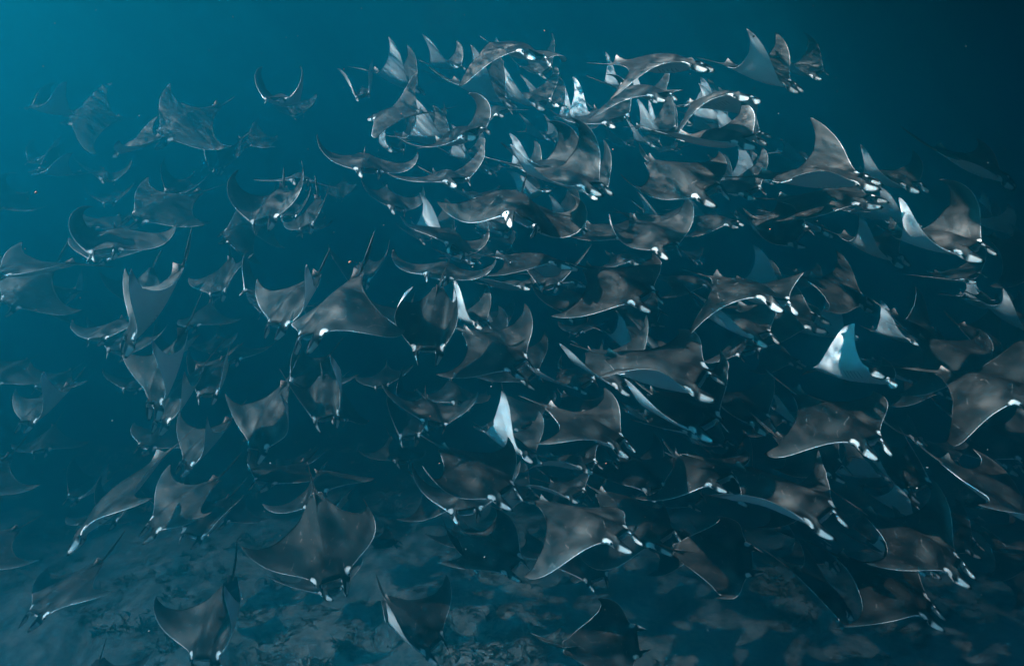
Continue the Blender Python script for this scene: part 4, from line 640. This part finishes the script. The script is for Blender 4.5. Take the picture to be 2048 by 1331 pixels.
# ------------------------------------------------------------------ unseen boat, added beyond the top right of the view to shade the water
def added_shade_boat():
    n, m = 34, 9
    L, Wd = 9.6, 3.5
    V = []; t = np.linspace(0, 1, n)
    half = Wd / 2 * np.minimum(1, (1.04 - t) * 3.2) ** .6 * (.93 + .07 * np.minimum(1, t * 3)); half[-1] = .02
    keel = -.46 + .55 * np.clip((t - .72) / .28, 0, 1) ** 2; shear = .62 + .34 * t ** 2
    for i in range(n):
        for j in range(m):                       # half section from keel to gunwale
            u = j / (m - 1); y = half[i] * min(1, u / .55) ** .75 if u < .55 else half[i] * (1 + .05 * (u - .55))
            z = keel[i] + (shear[i] - keel[i]) * (u * .45 if u < .55 else .2475 + (u - .55) / .45 * .7525)
            V.append((L * (t[i] - .5), y, z))
    k = n * m; V += [(x, -y, z) for x, y, z in V]
    F = []
    for i in range(n - 1):
        for j in range(m - 1):
            a = i * m + j; F.append((a, a + m, a + m + 1, a + 1)); b = a + k; F.append((b, b + 1, b + m + 1, b + m))
        a = i * m + m - 1; F.append((a, a + m, a + m + k, a + k))     # deck
    for j in range(m - 1): F.append((j, j + 1, j + 1 + k, j + k))     # transom
    root = bpy.data.objects.new('added_shade_boat', None); C.objects.link(root)
    root['label'] = 'added white boat out of view at the surface, shading the top right water'; root['category'] = 'boat'
    put('hull', mesh('hull', V, F, plain('boat_gelcoat', (.55, .57, .58), .4), True), root)
    def loft(name, boxes, mat):
        VV, FF = [], []
        for (x0, x1, y0, y1, z0, z1, tp) in boxes:
            b = len(VV); cx, cy = (x0 + x1) / 2, (y0 + y1) / 2
            for z, s_ in ((z0, 1.), (z1, tp)):
                for x, y in ((x0, y0), (x1, y0), (x1, y1), (x0, y1)): VV.append((cx + (x - cx) * s_, cy + (y - cy) * s_, z))
            FF += [(b, b + 3, b + 2, b + 1), (b + 4, b + 5, b + 6, b + 7)] + [(b + i, b + (i + 1) % 4, b + 4 + (i + 1) % 4, b + 4 + i) for i in range(4)]
        put(name, mesh(name, VV, FF, mat, False), root)
    grey = plain('engine_grey', (.10, .10, .11), .4)
    for s_ in (-.45, .45):
        loft('outboard_engine', [(-5.45, -4.85, s_ - .2, s_ + .2, .25, .95, .75), (-5.25, -5.02, s_ - .08, s_ + .08, -.75, .25, 1.), (-5.45, -4.95, s_ - .05, s_ + .05, -.82, -.68, .8)], grey)
    loft('cabin', [(-.9, 1.5, -1.05, 1.05, .70, 1.05, .92)], plain('cabin_white', (.6, .62, .63), .4))
    root.matrix_world = Matrix.Translation((2.65, 4.5, SURF + .05)) @ Matrix.Rotation(rad(68), 4, 'Z')
added_shade_boat()

# ------------------------------------------------------------------ plankton and flecks drifting in the water
def unit_ball(): return np.array(bv), bt
PL = [(1089, 62, 2.2, .0038), (700, 524, 2.0, .0078), (1226, 299, 2.3, .0045), (784, 142, 2.4, .0035), (803, 228, 2.2, .0038), (612, 381, 2.3, .0032), (72, 385, 2.1, .0072), (879, 926, 2.3, .0032), (980, 482, 2.2, .0028), (1540, 458, 2.4, .0034), (1212, 926, 2.3, .0038), (860, 832, 2.4, .0030)]
NAMES = ['orange plankton speck beside the arched ray at the top', 'largest orange speck over the tail of the large brown ray', "orange speck above the mottled ray's raised tail", 'faint orange speck in open water at upper left of centre', 'orange speck on the left-swimming ray at the upper centre', 'tiny pale orange speck by the curled-up ray', 'orange speck over the ray at the left edge', 'tiny orange speck in front of the lifted-tip ray', 'tiny orange speck between the two head-on rays above centre', 'orange speck on the dark ray under the tall dark wing', 'orange speck over the rays in the lower centre', 'faint orange speck in the dark gap below the folded-up ray']
pm = None
f_ = Matrix.Rotation(rad(-15), 3, 'X')
for (px, py, d, r), lab in zip(PL, NAMES):
    V_, T_ = unit_ball(); V_ = V_ * (1 + .22 * np.sin(V_[:, [1]] * 5 + px) * np.cos(V_[:, [0]] * 4 + py)) * [1.15, 1, .85]
    o = put('plankton', mesh('plankton', V_, T_, PLANKTON), label=lab, category='plankton', group='orange plankton drifting near the camera')
    o.location = f_ @ __import__('mathutils').Vector(((px - 1024) / 1359 * d, d, -(py - 665.5) / 1359 * d)); o.scale = (r * .5,) * 3; o.rotation_euler = (px, py, 0)
VV, FF, r2 = [], [], np.random.default_rng(99)
oct_v = np.array([(1, 0, 0), (-1, 0, 0), (0, 1, 0), (0, -1, 0), (0, 0, 1), (0, 0, -1)], float)
oct_f = [(0, 2, 4), (2, 1, 4), (1, 3, 4), (3, 0, 4), (2, 0, 5), (1, 2, 5), (3, 1, 5), (0, 3, 5)]
for i in range(5200):
    d = .7 + 7.5 * r2.random() ** .7; p = np.array([(r2.random() - .5) * 1.9 * d, d, (r2.random() - .62) * 1.4 * d - .15 * d])
    if p[2] > SURF - .05 or p[2] < BED + .4: continue
    b = len(VV); s_ = .0005 + .0013 * r2.random() ** 3
    VV.extend((p + oct_v * s_ * r2.uniform(.6, 1.5, (1, 3))).tolist()); FF.extend([(a + b, c + b, e + b) for a, c, e in oct_f])
put('drifting_flecks', mesh('drifting_flecks', VV, FF, SNOW), kind='stuff')

# ------------------------------------------------------------------ feathery algae on the sand
rw = np.random.default_rng(5); VV, FF = [], []
for i in range(3600):
    y0 = 6.2 + 9 * rw.random() ** 1.2; x0 = rw.uniform(-.95, .95) * (y0 + 2.5)
    if math.sin(x0 * 1.3 + 2 * math.sin(y0 * .9)) + math.cos(y0 * 1.7 + x0 * .5) + rw.normal(0, .5) < .1: continue
    zb = float(bed_z(np.array([x0]), np.array([y0]))[0]) - .02
    for q in range(7):
        an = rw.uniform(0, 6.28); ln = rw.uniform(.06, .20); wd = rw.uniform(.012, .030); lean = rw.uniform(.8, 1.45); b = len(VV)
        cx, cy = math.cos(an), math.sin(an); ox, oy = rw.normal(0, .05, 2)
        for j in range(4):
            t = j / 3; h = ln * t * math.cos(lean * t); r = ln * t * math.sin(lean * t); ww = wd * (1 - .8 * t) * (1 + .5 * (j == 1))
            VV += [(x0 + ox + cx * r - cy * ww, y0 + oy + cy * r + cx * ww, zb + h), (x0 + ox + cx * r + cy * ww, y0 + oy + cy * r - cx * ww, zb + h)]
        FF += [(b + 2 * j, b + 2 * j + 1, b + 2 * j + 3, b + 2 * j + 2) for j in range(3)]
alg = N('algae_fronds'); tca = alg.n('ShaderNodeTexCoord'); na = alg.noise(tca.outputs['Object'], .9, 3)
alg.set(alg.bsdf.inputs['Base Color'], alg.mix(alg.ss(na, .4, .62), (.11, .11, .07), (.42, .35, .29))); alg.bsdf.inputs['Roughness'].default_value = .85
put('algae', mesh('algae', VV, FF, alg.m), kind='stuff')
